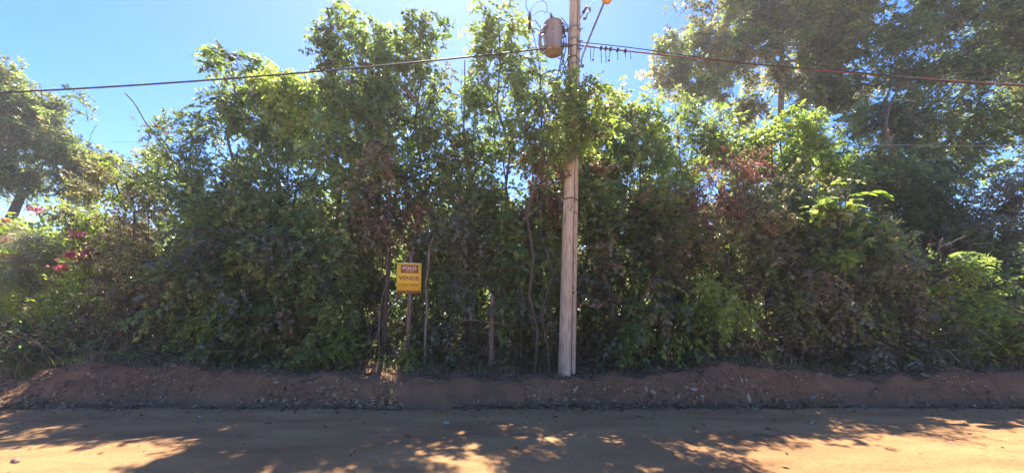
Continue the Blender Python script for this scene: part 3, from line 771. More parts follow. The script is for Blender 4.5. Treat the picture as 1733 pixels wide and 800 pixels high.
P('low_bush', 'olive bush with thin dry stems above the left end of the bank', 'bush', 10.0, [150, 175], [(110, 548, 44, 22), (150, 525, 50, 36), (175, 560, 50, 30)], 'dry', G3, 16, mix=[(G5, .15), (G7, .4)], tr=.02, gap=.3, tmean=.7, bare=25)

# left-hand thicket
P('thicket_tree', 'slim brownish tree rising from the bank at the left end of the thicket', 'tree', 9.9, [236, 250], [(205, 400, 44, 48), (235, 350, 44, 40), (250, 440, 50, 50), (215, 480, 50, 46), (260, 520, 50, 44), (205, 550, 40, 30)], 'dry', G3, 17, mix=[(G5, .4), (G1, .2)], tr=.045, gap=.26, tmean=.42, bare=70, dens=1.4)
P('thicket_tree', 'dark leafy tree with a leaning bare branch poking up at left', 'tree', 10.8, [300, 318], [(290, 260, 38, 46), (270, 214, 16, 16, -.2), (318, 225, 24, 28), (335, 270, 40, 50), (295, 330, 56, 52), (330, 390, 56, 56), (290, 430, 50, 50)], 'small', G1, 18, tr=.06, gap=.31, tmean=.38, dens=1.3)
wire('bare_branch', 'bare thin branch slanting up into the sky above the left thicket', [W(300, 300, 10.3), W(285, 262, 10.3), W(262, 228, 10.3), W(245, 205, 10.3), W(228, 176, 10.3), W(212, 158, 10.3)], [.022] * 4 * 5 + [.01] if False else .016, M_BARK, 5, cat='branch')
P('thicket_tree', 'tall tree with feathery sprays topping out under the left cable', 'tree', 11.6, [415, 430], [(372, 115, 26, 26), (402, 112, 22, 16), (395, 160, 40, 34), (365, 195, 26, 30), (440, 135, 30, 26), (430, 195, 62, 44), (405, 250, 60, 50), (470, 240, 46, 40)], 'pinnate', G2, 19, mix=[(G7, .2), (G4, .2)], tr=.075, gap=.16, tmean=.40, dens=1.6)
P('thicket_tree', 'yellow-green crowned tree between the feathery tree and the tall vine tower', 'tree', 11.3, [480], [(480, 165, 52, 36), (515, 150, 36, 30), (470, 145, 30, 16), (530, 190, 36, 40), (500, 215, 50, 34)], 'broad', G2, 20, mix=[(G7, .5)], tr=.06, gap=.12, tmean=.66, dens=1.6)
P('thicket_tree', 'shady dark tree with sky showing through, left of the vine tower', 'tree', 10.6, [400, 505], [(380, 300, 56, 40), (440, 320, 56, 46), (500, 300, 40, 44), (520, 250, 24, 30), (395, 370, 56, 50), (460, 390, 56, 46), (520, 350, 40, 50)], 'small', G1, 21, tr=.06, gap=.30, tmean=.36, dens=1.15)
# central vine tower
P('vine_tower', 'tallest vine-smothered tree towering in the centre left', 'tree', 10.6, [590, 612, 655], [(572, 45, 26, 28), (570, 22, 12, 12), (600, 62, 34, 32), (640, 58, 34, 24), (560, 95, 34, 36), (610, 120, 62, 50), (660, 100, 50, 42), (585, 180, 56, 56), (640, 210, 66, 60), (650, 158, 44, 36), (600, 270, 60, 56)], 'broad', G2, 22, mix=[(G7, .12), (G5, .12)], tr=.10, gap=.20, tmean=.36, dens=1.35)
P('vine_tower', 'right shoulder of vines with a high round tuft above the cable', 'climbing vine', 10.2, [700], [(722, 32, 16, 18), (708, 54, 26, 18), (735, 60, 20, 12), (700, 95, 40, 36), (740, 110, 44, 30), (720, 160, 60, 46), (700, 225, 60, 56), (770, 160, 40, 34), (755, 230, 56, 50)], 'small', G2, 23, mix=[(G7, .12), (G3, .2)], tr=.06, gap=.22, tmean=.38, dens=1.25)
P('hanging_vine', 'reddish brown curtain of dry vines hanging in front of the central tower', 'climbing vine', 9.5, [640], [(655, 270, 30, 44), (680, 320, 40, 46), (650, 360, 40, 50), (700, 370, 30, 40), (725, 320, 22, 40), (620, 330, 30, 60)], 'drape', G5, 24, mix=[(G6, .25), (G1, .3)], tr=.03, gap=.30, tmean=.5, dens=.85)
P('hanging_vine', 'dark green leafy vines draped down the left flank of the central tower', 'climbing vine', 9.5, [560], [(560, 260, 30, 60), (545, 340, 44, 54), (590, 400, 46, 50), (530, 420, 44, 46), (600, 310, 34, 50), (500, 390, 34, 50)], 'drape', G1, 25, tr=.035, gap=.27, tmean=.50, dens=1.0)
P('thicket_tree', 'tree with drooping paired leaves rising against the sky left of the transformer', 'tree', 9.8, [850, 838], [(818, 42, 20, 18), (843, 32, 20, 22), (862, 40, 22, 30), (832, 75, 32, 28), (868, 78, 30, 30), (815, 62, 14, 10), (855, 115, 44, 30), (893, 145, 34, 36), (905, 120, 16, 22), (830, 150, 50, 34), (915, 170, 26, 22)], 'pinnate', G1, 26, tr=.06, gap=.16, tmean=.56, dens=1.35)
P('thicket_tree', 'bushy grey-green tree between the tower and the tree by the transformer', 'tree', 10.3, [790, 815], [(790, 125, 40, 24), (775, 180, 46, 40), (840, 210, 50, 44), (800, 260, 60, 46), (870, 255, 40, 46), (830, 320, 60, 44), (765, 320, 40, 50)], 'small', G1, 27, tr=.06, gap=.27, tmean=.46, dens=1.1)
P('climbing_vine', 'leafy yellow-tipped vine wrapped round the concrete pole at mid height', 'climbing vine', 8.28, [930], [(930, 190, 36, 28, -.1), (980, 190, 50, 26, -.32), (960, 222, 56, 28, -.34), (1005, 215, 34, 30, 0), (900, 225, 34, 36, .2), (925, 250, 30, 24, -.1), (975, 240, 30, 16, -.36)], 'broad', G2, 28, mix=[(G7, .25), (G3, .3)], tr=.016, gap=.1, tmean=.44, dens=1.5, depth=.36, lls=.9)
P('hanging_vine', 'rusty dead vine leaves dangling left of the pole beneath the pole vine', 'climbing vine', 8.9, [925], [(925, 285, 26, 34), (905, 270, 20, 24), (940, 320, 14, 30), (915, 330, 24, 30)], 'drape', G6, 29, mix=[(G1, .3), (G5, .3)], tr=.013, gap=.12, tmean=.40, dens=.9)
# right of the pole
P('thicket_tree', 'bright green tree just right of the pole with a low round top', 'tree', 10.5, [1060, 1040], [(1040, 200, 30, 26), (1075, 190, 40, 30), (1055, 240, 52, 34), (1110, 215, 36, 36), (1030, 280, 40, 44), (1090, 290, 50, 44)], 'broad', G2, 30, mix=[(G7, .35), (G3, .15)], tr=.05, gap=.22, tmean=.54, dens=1.2)
P('thicket_tree', 'rounded olive green tree behind the dead reddish leaves', 'tree', 11.2, [1165], [(1135, 225, 40, 40), (1190, 215, 50, 30), (1180, 260, 60, 36), (1130, 300, 50, 44), (1150, 195, 30, 24), (1215, 260, 30, 30)], 'small', G2, 31, mix=[(G3, .25), (G7, .1)], tr=.06, gap=.25, tmean=.44, dens=1.2)
P('thicket_tree', 'lime green sunlit tree under the big trunk at right', 'tree', 11.6, [1300, 1330], [(1310, 205, 50, 20), (1350, 210, 40, 24), (1265, 235, 46, 24), (1330, 245, 70, 34), (1250, 265, 40, 22), (1395, 240, 50, 28), (1300, 290, 60, 40), (1380, 300, 60, 44)], 'broad', G2, 32, mix=[(G7, .45)], tr=.07, gap=.22, tmean=.60, dens=1.25)
P('thicket_tree', 'full green tree straight behind the pole, backing the pole vine', 'tree', 10.0, [985, 1005], [(960, 205, 46, 32), (1000, 245, 50, 40), (940, 262, 40, 40), (1045, 225, 40, 34), (985, 310, 50, 40), (1060, 270, 40, 40), (1010, 200, 30, 24)], 'small', G1, 59, tr=.05, gap=.16, tmean=.5, dens=1.3, mix=[(G7, .15), (G3, .2)])
P('hanging_vine', 'added creeper strands, leaves coloured as if lit, hanging between the short wooden post and the pole', 'climbing vine', 9.15, [880], [(770, 380, 40, 44), (890, 350, 40, 50), (850, 430, 44, 44), (915, 430, 34, 50), (790, 470, 34, 40), (890, 520, 40, 40), (760, 560, 30, 20)], 'drape', G4, 86, mix=[(G2, .3), (G5, .1)], tr=.02, gap=.33, tmean=.5, dens=.62, lls=1.1)  # front layer added; its lighter leaf colour lifts the dark lower centre
P('hanging_vine', 'added green creeper with lightened leaves over the low shrubs just right of the pole foot', 'climbing vine', 8.95, [1075], [(1010, 470, 30, 44), (1060, 440, 40, 50), (1080, 520, 44, 44), (1130, 480, 36, 44), (1030, 560, 36, 30), (1120, 560, 34, 34)], 'drape', G2, 87, mix=[(G4, .35), (G5, .15)], tr=.02, gap=.28, tmean=.45, dens=.75, lls=1.15)  # added too, pale leaves brighten the dark growth by the pole
P('hanging_vine', 'added green creeper with lightened leaves over the left thicket above the dark bank', 'climbing vine', 9.1, [480], [(350, 430, 40, 44), (420, 480, 44, 44), (480, 430, 40, 44), (600, 500, 34, 44), (550, 440, 36, 40), (300, 510, 34, 40), (390, 560, 40, 26)], 'drape', G4, 88, mix=[(G2, .45), (G5, .1)], tr=.02, gap=.30, tmean=.45, dens=.7, lls=1.15)  # added with lighter leaves in place of light on the thicket front
P('hanging_vine', 'olive creeper hanging low over the purplish dry shrubs on the right', 'climbing vine', 9.0, [1400], [(1300, 430, 40, 40), (1360, 460, 40, 40), (1420, 520, 44, 36), (1330, 530, 40, 36), (1500, 500, 40, 40), (1480, 440, 34, 34)], 'drape', G3, 89, mix=[(G2, .35), (G5, .25)], tr=.02, gap=.30, tmean=.5, dens=.65, lls=1.05)
P('dead_shrub', 'shrub of dead reddish brown leaves in the right-hand thicket', 'shrub', 9.5, [1225, 1200], [(1240, 282, 40, 24), (1205, 302, 44, 26), (1180, 335, 34, 24), (1270, 300, 20, 26), (1225, 340, 34, 24)], 'dry', G6, 33, mix=[(G2, .12), (G5, .3)], tr=.04, gap=.14, tmean=.62, dens=2.0)
P('thicket_shrub', 'mixed olive shrub below the dead reddish leaves', 'shrub', 9.3, [1180, 1250], [(1140, 385, 50, 36), (1210, 390, 50, 34), (1280, 370, 40, 36), (1120, 340, 36, 30), (1290, 410, 44, 34)], 'small', G3, 34, mix=[(G2, .3), (G6, .15)], tr=.03, gap=.26, tmean=.56, dens=1.15)
P('thicket_shrub', 'dark leafy shrub directly right of the pole at eye height', 'shrub', 9.2, [1020, 1060], [(1020, 330, 34, 44), (1070, 360, 44, 44), (1020, 410, 36, 46), (1075, 440, 44, 44), (1040, 500, 44, 46), (1090, 380, 30, 30)], 'broad', G1, 35, mix=[(G5, .2), (G3, .2)], tr=.03, gap=.27, tmean=.44, dens=1.05, lls=1.4)
P('drooping_plant', 'bright green plant with long drooping leaves in the shaded right thicket', 'plant', 8.75, [1222], [(1215, 480, 22, 20), (1232, 505, 26, 22), (1210, 510, 16, 16)], 'drape', G2, 36, mix=[(G7, .6)], tr=.02, gap=0, tmean=.74, dens=1.5, lls=1.15)
P('thicket_shrub', 'brown-tinged shrub behind the drooping bright plant', 'shrub', 9.3, [1150, 1210], [(1130, 455, 46, 40), (1180, 450, 46, 36), (1150, 530, 50, 40), (1200, 570, 40, 30), (1120, 590, 36, 26)], 'dry', G5, 37, mix=[(G1, .45)], tr=.03, gap=.24, tmean=.38, dens=1.3, bare=60)
P('thicket_shrub', 'shrub with purplish dry leaves low in the middle of the right thicket', 'shrub', 9.3, [1290, 1320], [(1270, 480, 44, 40), (1330, 470, 46, 40), (1290, 550, 50, 40), (1350, 540, 44, 40), (1260, 590, 34, 22)], 'dry', G5, 38, mix=[(G1, .35), (G6, .15)], tr=.03, gap=.26, tmean=.34, dens=1.3, bare=60)
P('sunlit_shrub', 'glossy green sunlit shrub under the large lime leaves at right', 'shrub', 9.5, [1400, 1370], [(1380, 370, 44, 30), (1430, 385, 50, 34), (1370, 415, 46, 30), (1460, 420, 44, 34), (1410, 440, 50, 26)], 'broad', G2, 39, mix=[(G7, .35), (G4, .2)], tr=.03, gap=.22, tmean=.5, dens=1.25, lls=1.4)
P('thicket_shrub', 'tan and olive tangle of dry stems at the centre right', 'shrub', 9.2, [1440, 1480], [(1480, 400, 40, 40), (1430, 480, 50, 36), (1500, 470, 46, 40), (1450, 540, 50, 40), (1520, 540, 44, 40), (1540, 430, 36, 36), (1420, 590, 40, 22)], 'dry', G3, 40, mix=[(G5, .3), (G2, .2)], tr=.03, gap=.22, tmean=.5, dens=1.4, bare=90)
P('fern_plant', 'pale green low plant with feathery sprays at the bank foot on the right', 'plant', 8.75, [1520, 1560], [(1520, 590, 50, 20), (1570, 570, 40, 26), (1470, 600, 30, 14)], 'pinnate', G4, 41, tr=.015, gap=.1, tmean=.6, dens=1.2)
P('thicket_shrub', 'green shrub with pale compound leaves standing near the right edge', 'shrub', 9.0, [1600, 1640], [(1590, 450, 30, 24), (1630, 465, 44, 22), (1680, 480, 36, 20), (1600, 500, 50, 36), (1660, 530, 50, 36), (1610, 570, 50, 34)], 'pinnate', G2, 42, tr=.03, gap=.22, tmean=.48, dens=1.1, bare=30)
P('thicket_shrub', 'shrub with rusty leaf patches at the right edge of the frame', 'shrub', 9.1, [1710, 1760], [(1710, 520, 40, 34), (1700, 560, 36, 30), (1770, 530, 60, 50), (1750, 470, 50, 34)], 'dry', G6, 43, mix=[(G2, .4), (G5, .2)], tr=.03, gap=.2, tmean=.45, dens=1.0, bare=20)
P('thicket_shrub', 'fresh green leafy shoots low at the extreme right edge', 'shrub', 8.7, [1722], [(1730, 580, 34, 30), (1765, 575, 34, 34)], 'broad', G2, 44, tr=.02, gap=.1, tmean=.55, dens=1.2)
# big trees behind on the right
P('large_tree', 'big spreading tree with a forked trunk and visible limbs above the right thicket', 'tree', 21, [1330], [(1215, 30, 46, 40), (1180, 90, 50, 34), (1150, 130, 44, 26), (1280, 20, 60, 40), (1250, 90, 50, 30), (1350, 20, 70, 34), (1210, 150, 50, 26), (1400, 80, 60, 36), (1310, 80, 40, 26), (1430, 140, 60, 30), (1440, 30, 70, 40), (1450, -15, 60, 50), (1430, 90, 40, 40), (1300, 130, 50, 26), (1360, 130, 50, 30), (1380, 180, 50, 26), (1140, 80, 24, 20), (1240, 50, 50, 34), (1250, 190, 40, 20), (1330, -60, 120, 50), (1200, -40, 60, 40), (1420, 190, 40, 24)], 'fine', G3, 45, mix=[(G2, .45)], tr=.40, gap=.28, tmean=.60, dens=1.25, lls=1.3, bark=M_BARKP, stems_to=[(1322, 60)])
P('large_tree', 'second big dark tree with a pale crooked trunk filling the upper right corner', 'tree', 19, [1488], [(1520, 60, 60, 34), (1600, 30, 70, 40), (1690, 20, 60, 44), (1560, 130, 60, 34), (1640, 110, 60, 34), (1710, 90, 50, 40), (1480, 210, 50, 34), (1560, 210, 60, 40), (1640, 210, 60, 44), (1710, 200, 50, 50), (1530, 280, 70, 34), (1600, 290, 40, 30), (1700, 270, 40, 26), (1780, 100, 70, 100), (1600, -60, 130, 50)], 'fine', G1, 46, mix=[(G3, .35)], tr=.24, gap=.27, tmean=.40, dens=1.1, lls=1.35, bark=M_BARKR, stems_to=[(1500, 170)])
P('leafy_tree', 'shaded tree filling the gap behind the lime leaves at right', 'tree', 13.4, [1500, 1560], [(1470, 300, 60, 40), (1520, 350, 60, 40), (1580, 370, 50, 50), (1450, 340, 50, 34), (1560, 310, 40, 30), (1500, 400, 70, 40), (1600, 420, 50, 30)], 'small', G1, 47, tr=.07, gap=.24, tmean=.36, dens=1.1)
P('leafy_tree', 'pale grey-green sunlit tree at the right edge beside a small sky gap', 'tree', 12, [1700], [(1690, 320, 44, 30), (1710, 370, 50, 40), (1660, 390, 34, 30), (1750, 340, 50, 60), (1700, 420, 60, 34)], 'small', G4, 48, tr=.06, gap=.22, tmean=.72, dens=1.1)
# shaded lower centre
P('thicket_shrub', 'dark shrub low at the left between the slim tree and the trunks', 'shrub', 9.4, [330, 350], [(320, 470, 50, 46), (370, 450, 50, 50), (300, 540, 44, 36), (350, 540, 44, 46), (390, 520, 44, 50)], 'small', G1, 49, tr=.03, gap=.29, tmean=.42, dens=1.05, bare=40)
P('thicket_shrub', 'shaded blue-green shrub left of the creeper on the bank', 'shrub', 9.2, [440, 470], [(430, 460, 44, 46), (480, 450, 44, 46), (440, 530, 44, 44), (490, 520, 40, 40), (420, 585, 30, 16)], 'broad', G1, 50, tr=.03, gap=.28, tmean=.5, dens=1.05, bare=30, lls=1.4)
P('creeping_vine', 'dark creeper spilling over the bank edge down to the road ditch', 'climbing vine', 8.5, [520], [(545, 490, 34, 40, .5), (525, 545, 40, 34, .3), (515, 590, 34, 26, .1), (500, 620, 22, 18, -.1), (490, 640, 14, 12, -.35), (560, 560, 30, 26, .3)], 'broad', G1, 51, tr=.025, gap=.12, tmean=.58, dens=1.15, depth=.3)
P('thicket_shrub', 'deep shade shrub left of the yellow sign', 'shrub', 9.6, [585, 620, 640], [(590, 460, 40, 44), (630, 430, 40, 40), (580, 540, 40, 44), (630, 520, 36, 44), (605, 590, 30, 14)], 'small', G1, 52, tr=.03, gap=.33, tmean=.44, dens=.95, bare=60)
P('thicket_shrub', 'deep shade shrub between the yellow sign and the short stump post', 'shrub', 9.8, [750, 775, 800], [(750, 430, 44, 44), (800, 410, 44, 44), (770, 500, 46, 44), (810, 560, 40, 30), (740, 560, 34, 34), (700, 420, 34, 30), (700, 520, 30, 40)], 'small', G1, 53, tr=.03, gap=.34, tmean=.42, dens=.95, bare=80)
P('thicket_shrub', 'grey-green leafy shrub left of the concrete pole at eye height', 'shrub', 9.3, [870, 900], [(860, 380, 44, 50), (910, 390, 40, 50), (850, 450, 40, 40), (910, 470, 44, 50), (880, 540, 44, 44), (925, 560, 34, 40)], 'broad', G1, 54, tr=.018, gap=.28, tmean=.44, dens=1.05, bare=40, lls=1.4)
P('seedling', 'small pale seedling at the foot of the thicket left of the sign stake', 'plant', 8.7, [575], [(574, 592, 8, 10)], 'broad', G7, 55, tr=.008, gap=0, tmean=.4, dens=3, depth=.12, lls=.8)
P('seedling', 'small leafy sprig around the base of the sign stake', 'plant', 8.7, [690], [(692, 610, 9, 9)], 'broad', G2, 56, tr=.008, gap=0, tmean=.6, dens=3, depth=.12, lls=.8)
P('seedling', 'bright green sapling shoot in the shade of the left thicket', 'plant', 8.9, [348], [(348, 570, 14, 20), (352, 590, 12, 12)], 'broad', G7, 57, tr=.01, gap=0, tmean=.3, dens=2, depth=.2, lls=.8)
P('thicket_tree', 'narrow dry-leaved tree in front of the gap right of centre', 'tree', 9.9, [990, 1110], [(1000, 560, 30, 40), (1060, 570, 36, 30), (1120, 530, 36, 36), (990, 460, 22, 40), (1110, 440, 30, 30)], 'dry', G5, 58, mix=[(G1, .4)], tr=.04, gap=.26, tmean=.4, dens=1.1, bare=60)

# wood behind everything, one dim mass
def mass(name, Y0, Y1, x0, x1, ztop, n, mat, seed, kind='stuff'):
    rng = np.random.default_rng(seed)
    x = rng.uniform(x0, x1, n); y = rng.uniform(Y0, Y1, n)
    zt = ztop * (0.55 + 0.75 * vnoise(x * .22, y * .1, seed))
    z = height(x, y) + rng.uniform(0.0, 1, n) ** .8 * zt
    tb = np.stack([x, y, z], -1); td = nrm(rng.normal(0, 1, (n, 3)))
    v, q, tt = leaves_on(tb, td, np.full(n, .6), 8, .26, .15, rng, rng.normal(.45, .2, n), .2)
    TOTAL[0] += len(q)
    return link(name, fast_mesh(name, v, q, None, mat, tint=tt), None, kind=kind, label='dim mass of woodland far behind the roadside thicket', category='woodland')
mass('background_woodland', 16, 27, -42, 42, 5.4, 26000, G1, 201)

def under(name, label, n, mat, seed, zmax, ll, cat='undergrowth'):
    rng = np.random.default_rng(seed)
    x = rng.uniform(-17, 17, n); y = 8.75 + rng.random(n) ** 1.1 * 5.2
    k = vnoise(x * .9, y * .9, seed) > .22; x, y = x[k], y[k]; n = len(x)
    zm = zmax * (.35 + .9 * vnoise(x * .7, y * .5, seed + 1)) * sstep(8.6, 9.6, y)
    z = height(x, y) + rng.random(n) * zm
    td = nrm(rng.normal(0, 1, (n, 3)) + [0, 0, .3])
    v, q, tt = leaves_on(np.stack([x, y, z], -1), td, rng.uniform(.25, .6, n), 9, ll, ll * .42, rng, rng.normal(.42, .2, n), .3)
    TOTAL[0] += len(q)
    return link(name, fast_mesh(name, v, q, None, mat, tint=tt), None, kind='stuff', label=label, category=cat)
under('undergrowth', 'low leafy undergrowth filling the foot of the thicket', 7500, G1, 211, 1.15, .12)
under('undergrowth', 'dry brown weeds tangled through the foot of the thicket', 6500, G5, 212, 1.0, .11)
rng = np.random.default_rng(213); g = Geo()
for _ in range(1300):
    x = rng.uniform(-13, 13); y = rng.uniform(8.6, 10.6); a = np.array([x, y, float(height(x, y)) - .02])
    d = nrm(rng.normal(0, 1, 3) * [1, .6, .5] + [0, 0, .8]); L_ = rng.uniform(.4, 1.8)
    g.tube(arc(a, a + d * L_, rng, 5, .18, rng.uniform(-.05, .2)), np.linspace(1, .45, 5) * rng.uniform(.004, .010), 3, False)
g.build('brushwood', M_BARKP, None, kind='stuff', label='tangle of thin dead stems at the foot of the thicket', category='brushwood')

# second row of growth, seen between and above the front shrubs
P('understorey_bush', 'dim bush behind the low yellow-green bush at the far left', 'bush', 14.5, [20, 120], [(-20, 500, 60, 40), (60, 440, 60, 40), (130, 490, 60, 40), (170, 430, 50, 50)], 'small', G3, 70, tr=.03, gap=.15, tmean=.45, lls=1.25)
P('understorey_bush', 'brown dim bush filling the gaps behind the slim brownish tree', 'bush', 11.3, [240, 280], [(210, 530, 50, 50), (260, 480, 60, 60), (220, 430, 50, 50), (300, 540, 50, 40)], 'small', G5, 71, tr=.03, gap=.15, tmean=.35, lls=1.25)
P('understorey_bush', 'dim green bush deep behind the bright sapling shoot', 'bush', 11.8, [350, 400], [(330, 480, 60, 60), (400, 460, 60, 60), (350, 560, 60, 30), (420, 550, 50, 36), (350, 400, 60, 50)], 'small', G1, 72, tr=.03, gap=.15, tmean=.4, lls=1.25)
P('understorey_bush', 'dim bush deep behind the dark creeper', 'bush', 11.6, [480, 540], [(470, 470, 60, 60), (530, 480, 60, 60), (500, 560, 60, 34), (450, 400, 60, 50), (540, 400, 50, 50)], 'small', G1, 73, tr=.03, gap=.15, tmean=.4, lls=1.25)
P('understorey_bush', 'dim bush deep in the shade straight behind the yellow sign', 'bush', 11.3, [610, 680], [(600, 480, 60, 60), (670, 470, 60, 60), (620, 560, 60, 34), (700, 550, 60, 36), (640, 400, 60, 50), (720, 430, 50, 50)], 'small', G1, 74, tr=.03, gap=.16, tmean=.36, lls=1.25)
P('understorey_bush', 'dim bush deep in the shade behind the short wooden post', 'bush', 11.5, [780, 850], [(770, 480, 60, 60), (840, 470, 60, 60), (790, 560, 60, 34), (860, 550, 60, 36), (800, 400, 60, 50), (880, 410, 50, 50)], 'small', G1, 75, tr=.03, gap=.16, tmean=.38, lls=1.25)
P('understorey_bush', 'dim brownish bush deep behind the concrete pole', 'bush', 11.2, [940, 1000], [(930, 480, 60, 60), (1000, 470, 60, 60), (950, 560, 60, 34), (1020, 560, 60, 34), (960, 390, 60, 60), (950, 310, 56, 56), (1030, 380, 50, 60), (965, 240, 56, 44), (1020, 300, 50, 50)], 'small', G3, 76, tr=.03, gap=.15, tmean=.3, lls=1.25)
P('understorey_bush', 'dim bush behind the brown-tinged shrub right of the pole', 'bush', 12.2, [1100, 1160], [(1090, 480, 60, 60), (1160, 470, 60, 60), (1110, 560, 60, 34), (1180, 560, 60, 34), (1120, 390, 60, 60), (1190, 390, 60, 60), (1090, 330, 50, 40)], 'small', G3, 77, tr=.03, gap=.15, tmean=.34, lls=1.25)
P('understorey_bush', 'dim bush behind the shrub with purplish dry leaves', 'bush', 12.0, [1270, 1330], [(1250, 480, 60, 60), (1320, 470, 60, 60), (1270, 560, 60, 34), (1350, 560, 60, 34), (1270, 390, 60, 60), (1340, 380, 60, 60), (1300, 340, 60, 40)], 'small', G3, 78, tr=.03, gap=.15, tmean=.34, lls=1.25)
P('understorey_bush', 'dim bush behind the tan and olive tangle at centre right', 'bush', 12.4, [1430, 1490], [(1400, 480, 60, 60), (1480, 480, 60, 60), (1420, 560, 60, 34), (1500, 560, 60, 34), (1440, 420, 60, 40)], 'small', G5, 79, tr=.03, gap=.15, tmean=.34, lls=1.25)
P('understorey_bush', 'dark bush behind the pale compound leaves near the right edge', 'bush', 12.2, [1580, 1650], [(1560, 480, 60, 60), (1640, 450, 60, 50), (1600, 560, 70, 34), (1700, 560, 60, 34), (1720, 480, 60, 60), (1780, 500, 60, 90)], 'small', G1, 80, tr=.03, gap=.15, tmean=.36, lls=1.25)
P('curtain_vine', 'broad sheet of shaded creeper between the central tower and the tree by the transformer', 'climbing vine', 9.9, [760], [(740, 290, 44, 50), (790, 340, 50, 50), (760, 400, 50, 44), (850, 330, 50, 50), (690, 300, 40, 50)], 'drape', G1, 81, tr=.03, gap=.2, tmean=.45, lls=1.1)
P('curtain_vine', 'shaded creeper hanging on the left thicket below the sky gap', 'climbing vine', 9.8, [420], [(380, 350, 50, 44), (450, 340, 50, 44), (420, 410, 60, 44), (350, 400, 44, 44), (500, 400, 40, 50)], 'drape', G1, 82, tr=.03, gap=.26, tmean=.42, lls=1.1)
P('curtain_vine', 'sunlit leafy creeper over the shrubs right of the pole at mid height', 'climbing vine', 9.9, [1080], [(1050, 310, 44, 44), (1110, 350, 44, 44), (1140, 320, 40, 40), (1160, 400, 40, 40), (1090, 420, 40, 40)], 'drape', G2, 83, tr=.03, gap=.2, tmean=.48, lls=1.1)
P('curtain_vine', 'olive creeper heaped over the bushes between dead red leaves and lime leaves', 'climbing vine', 10.2, [1300], [(1310, 340, 50, 40), (1350, 330, 40, 40), (1290, 400, 50, 40), (1340, 400, 50, 40), (1260, 350, 36, 36)], 'drape', G3, 84, tr=.03, gap=.18, tmean=.58, lls=1.1)
P('curtain_vine', 'dark creeper hanging from the second big tree at the right edge', 'climbing vine', 13.6, [1600], [(1540, 330, 50, 50), (1600, 350, 44, 40), (1500, 300, 50, 44), (1560, 400, 60, 40), (1460, 280, 50, 40)], 'drape', G1, 85, tr=.03, gap=.2, tmean=.40, lls=1.1)

# ------------------------------------------------------------------ trunks, posts and sticks in the shade
def post(name, label, cat, pts, rad, mat, k=8, group=None):
    pts = np.array(pts); g = Geo(); o = pts[0].copy()
    n = len(pts) * 3; t = np.linspace(0, len(pts) - 1, n)
    P_ = np.stack([np.interp(t, np.arange(len(pts)), pts[:, a]) for a in range(3)], -1)
    R_ = np.interp(t, np.arange(len(pts)), rad) * np.random.default_rng(len(label)).uniform(.93, 1.07, n)
    g.tube(P_ - o, R_, k); ob = g.build(name, mat, None, smooth=True); ob.location = tuple(o); ob['label'] = label; ob['category'] = cat
    if group: ob['group'] = group
    return ob
def foot(px, Y):
    p = W(px, 600, Y); p[2] = float(height(p[0], Y)) - .1; return p
post('bare_sapling', 'thin crooked bare trunk standing just right of the yellow sign', 'sapling', [foot(719, 8.95), W(720, 560, 8.95), W(723, 520, 8.95), W(720, 480, 8.95), W(725, 450, 8.95), W(726, 425, 9.0), W(735, 395, 9.0)], [.036, .032, .030, .030, .028, .026, .02], M_BARKP)
post('bare_sapling', 'thin twig forking right from the top of the crooked bare trunk', 'branch', [W(726, 432, 8.98), W(742, 412, 9.0), W(758, 398, 9.1)], [.018, .014, .01], M_BARKP)
post('wooden_post', 'short reddish wooden post half hidden in the shade between sign and pole', 'post', [foot(831, 9.0), W(832, 570, 9.0), W(833, 530, 9.0), W(834, 500, 9.0)], [.062, .058, .055, .05], M_BARKR)
post('tree_trunk', 'dark reddish trunk rising in the shade left of the yellow sign', 'trunk', [foot(648, 9.25), W(652, 530, 9.25), W(657, 460, 9.25), W(656, 390, 9.3), W(660, 320, 9.4)], [.06, .052, .05, .046, .04], M_BARK)
post('tree_trunk', 'slim dark trunk in the left thicket behind the bright shoot', 'trunk', [foot(424, 9.3), W(423, 540, 9.3), W(421, 480, 9.3), W(424, 400, 9.4)], [.06, .055, .05, .04], M_BARK)
post('leaning_stick', 'pale stick leaning against the lower left corner of the yellow sign', 'stick', [W(655, 530, 9.0), W(666, 512, 8.95), W(680, 494, 8.93)], [.014, .013, .012], M_BARKP, 5)
post('leaning_stick', 'long thin bent stick arching left of the yellow sign into the shade', 'stick', [foot(642, 9.05), W(641, 530, 9.05), W(650, 490, 9.1), W(668, 458, 9.1)], [.014, .013, .011, .009], M_BARKP, 5)
post('leaning_stick', 'thin diagonal stick crossing behind the crooked bare trunk', 'stick', [W(718, 405, 9.1), W(735, 430, 9.1), W(752, 460, 9.15)], [.010, .010, .008], M_BARKP, 5)
post('dead_branch', 'pale branch lying nearly level left of the short wooden post', 'branch', [W(782, 541, 9.05), W(805, 541, 9.0), W(830, 545, 8.95), W(858, 549, 8.95), W(880, 552, 8.95)], [.012, .016, .016, .014, .01], M_BARKP, 5)
post('dead_branch', 'grey stem standing in shade midway between bare sapling and wooden post', 'branch', [foot(790, 9.2), W(796, 560, 9.2), W(800, 520, 9.2), W(801, 470, 9.2)], [.02, .018, .015, .012], M_BARK, 5)
post('dead_branch', 'tan twig jutting up and right above the pale compound leaves', 'branch', [W(1590, 418, 9.0), W(1610, 410, 9.0), W(1634, 399, 9.0)], [.012, .010, .007], M_BARKP, 5)
post('dead_branch', 'short tan dead stub pointing up above the pale compound leaves', 'branch', [W(1588, 424, 8.95), W(1590, 412, 8.95), W(1596, 402, 8.95)], [.022, .02, .006], M_BARKP, 6)
post('dead_branch', 'slim standing stem low among the right-hand shrubs', 'branch', [foot(1506, 8.9), W(1508, 580, 8.9), W(1507, 540, 8.9)], [.02, .016, .012], M_BARKP, 5)
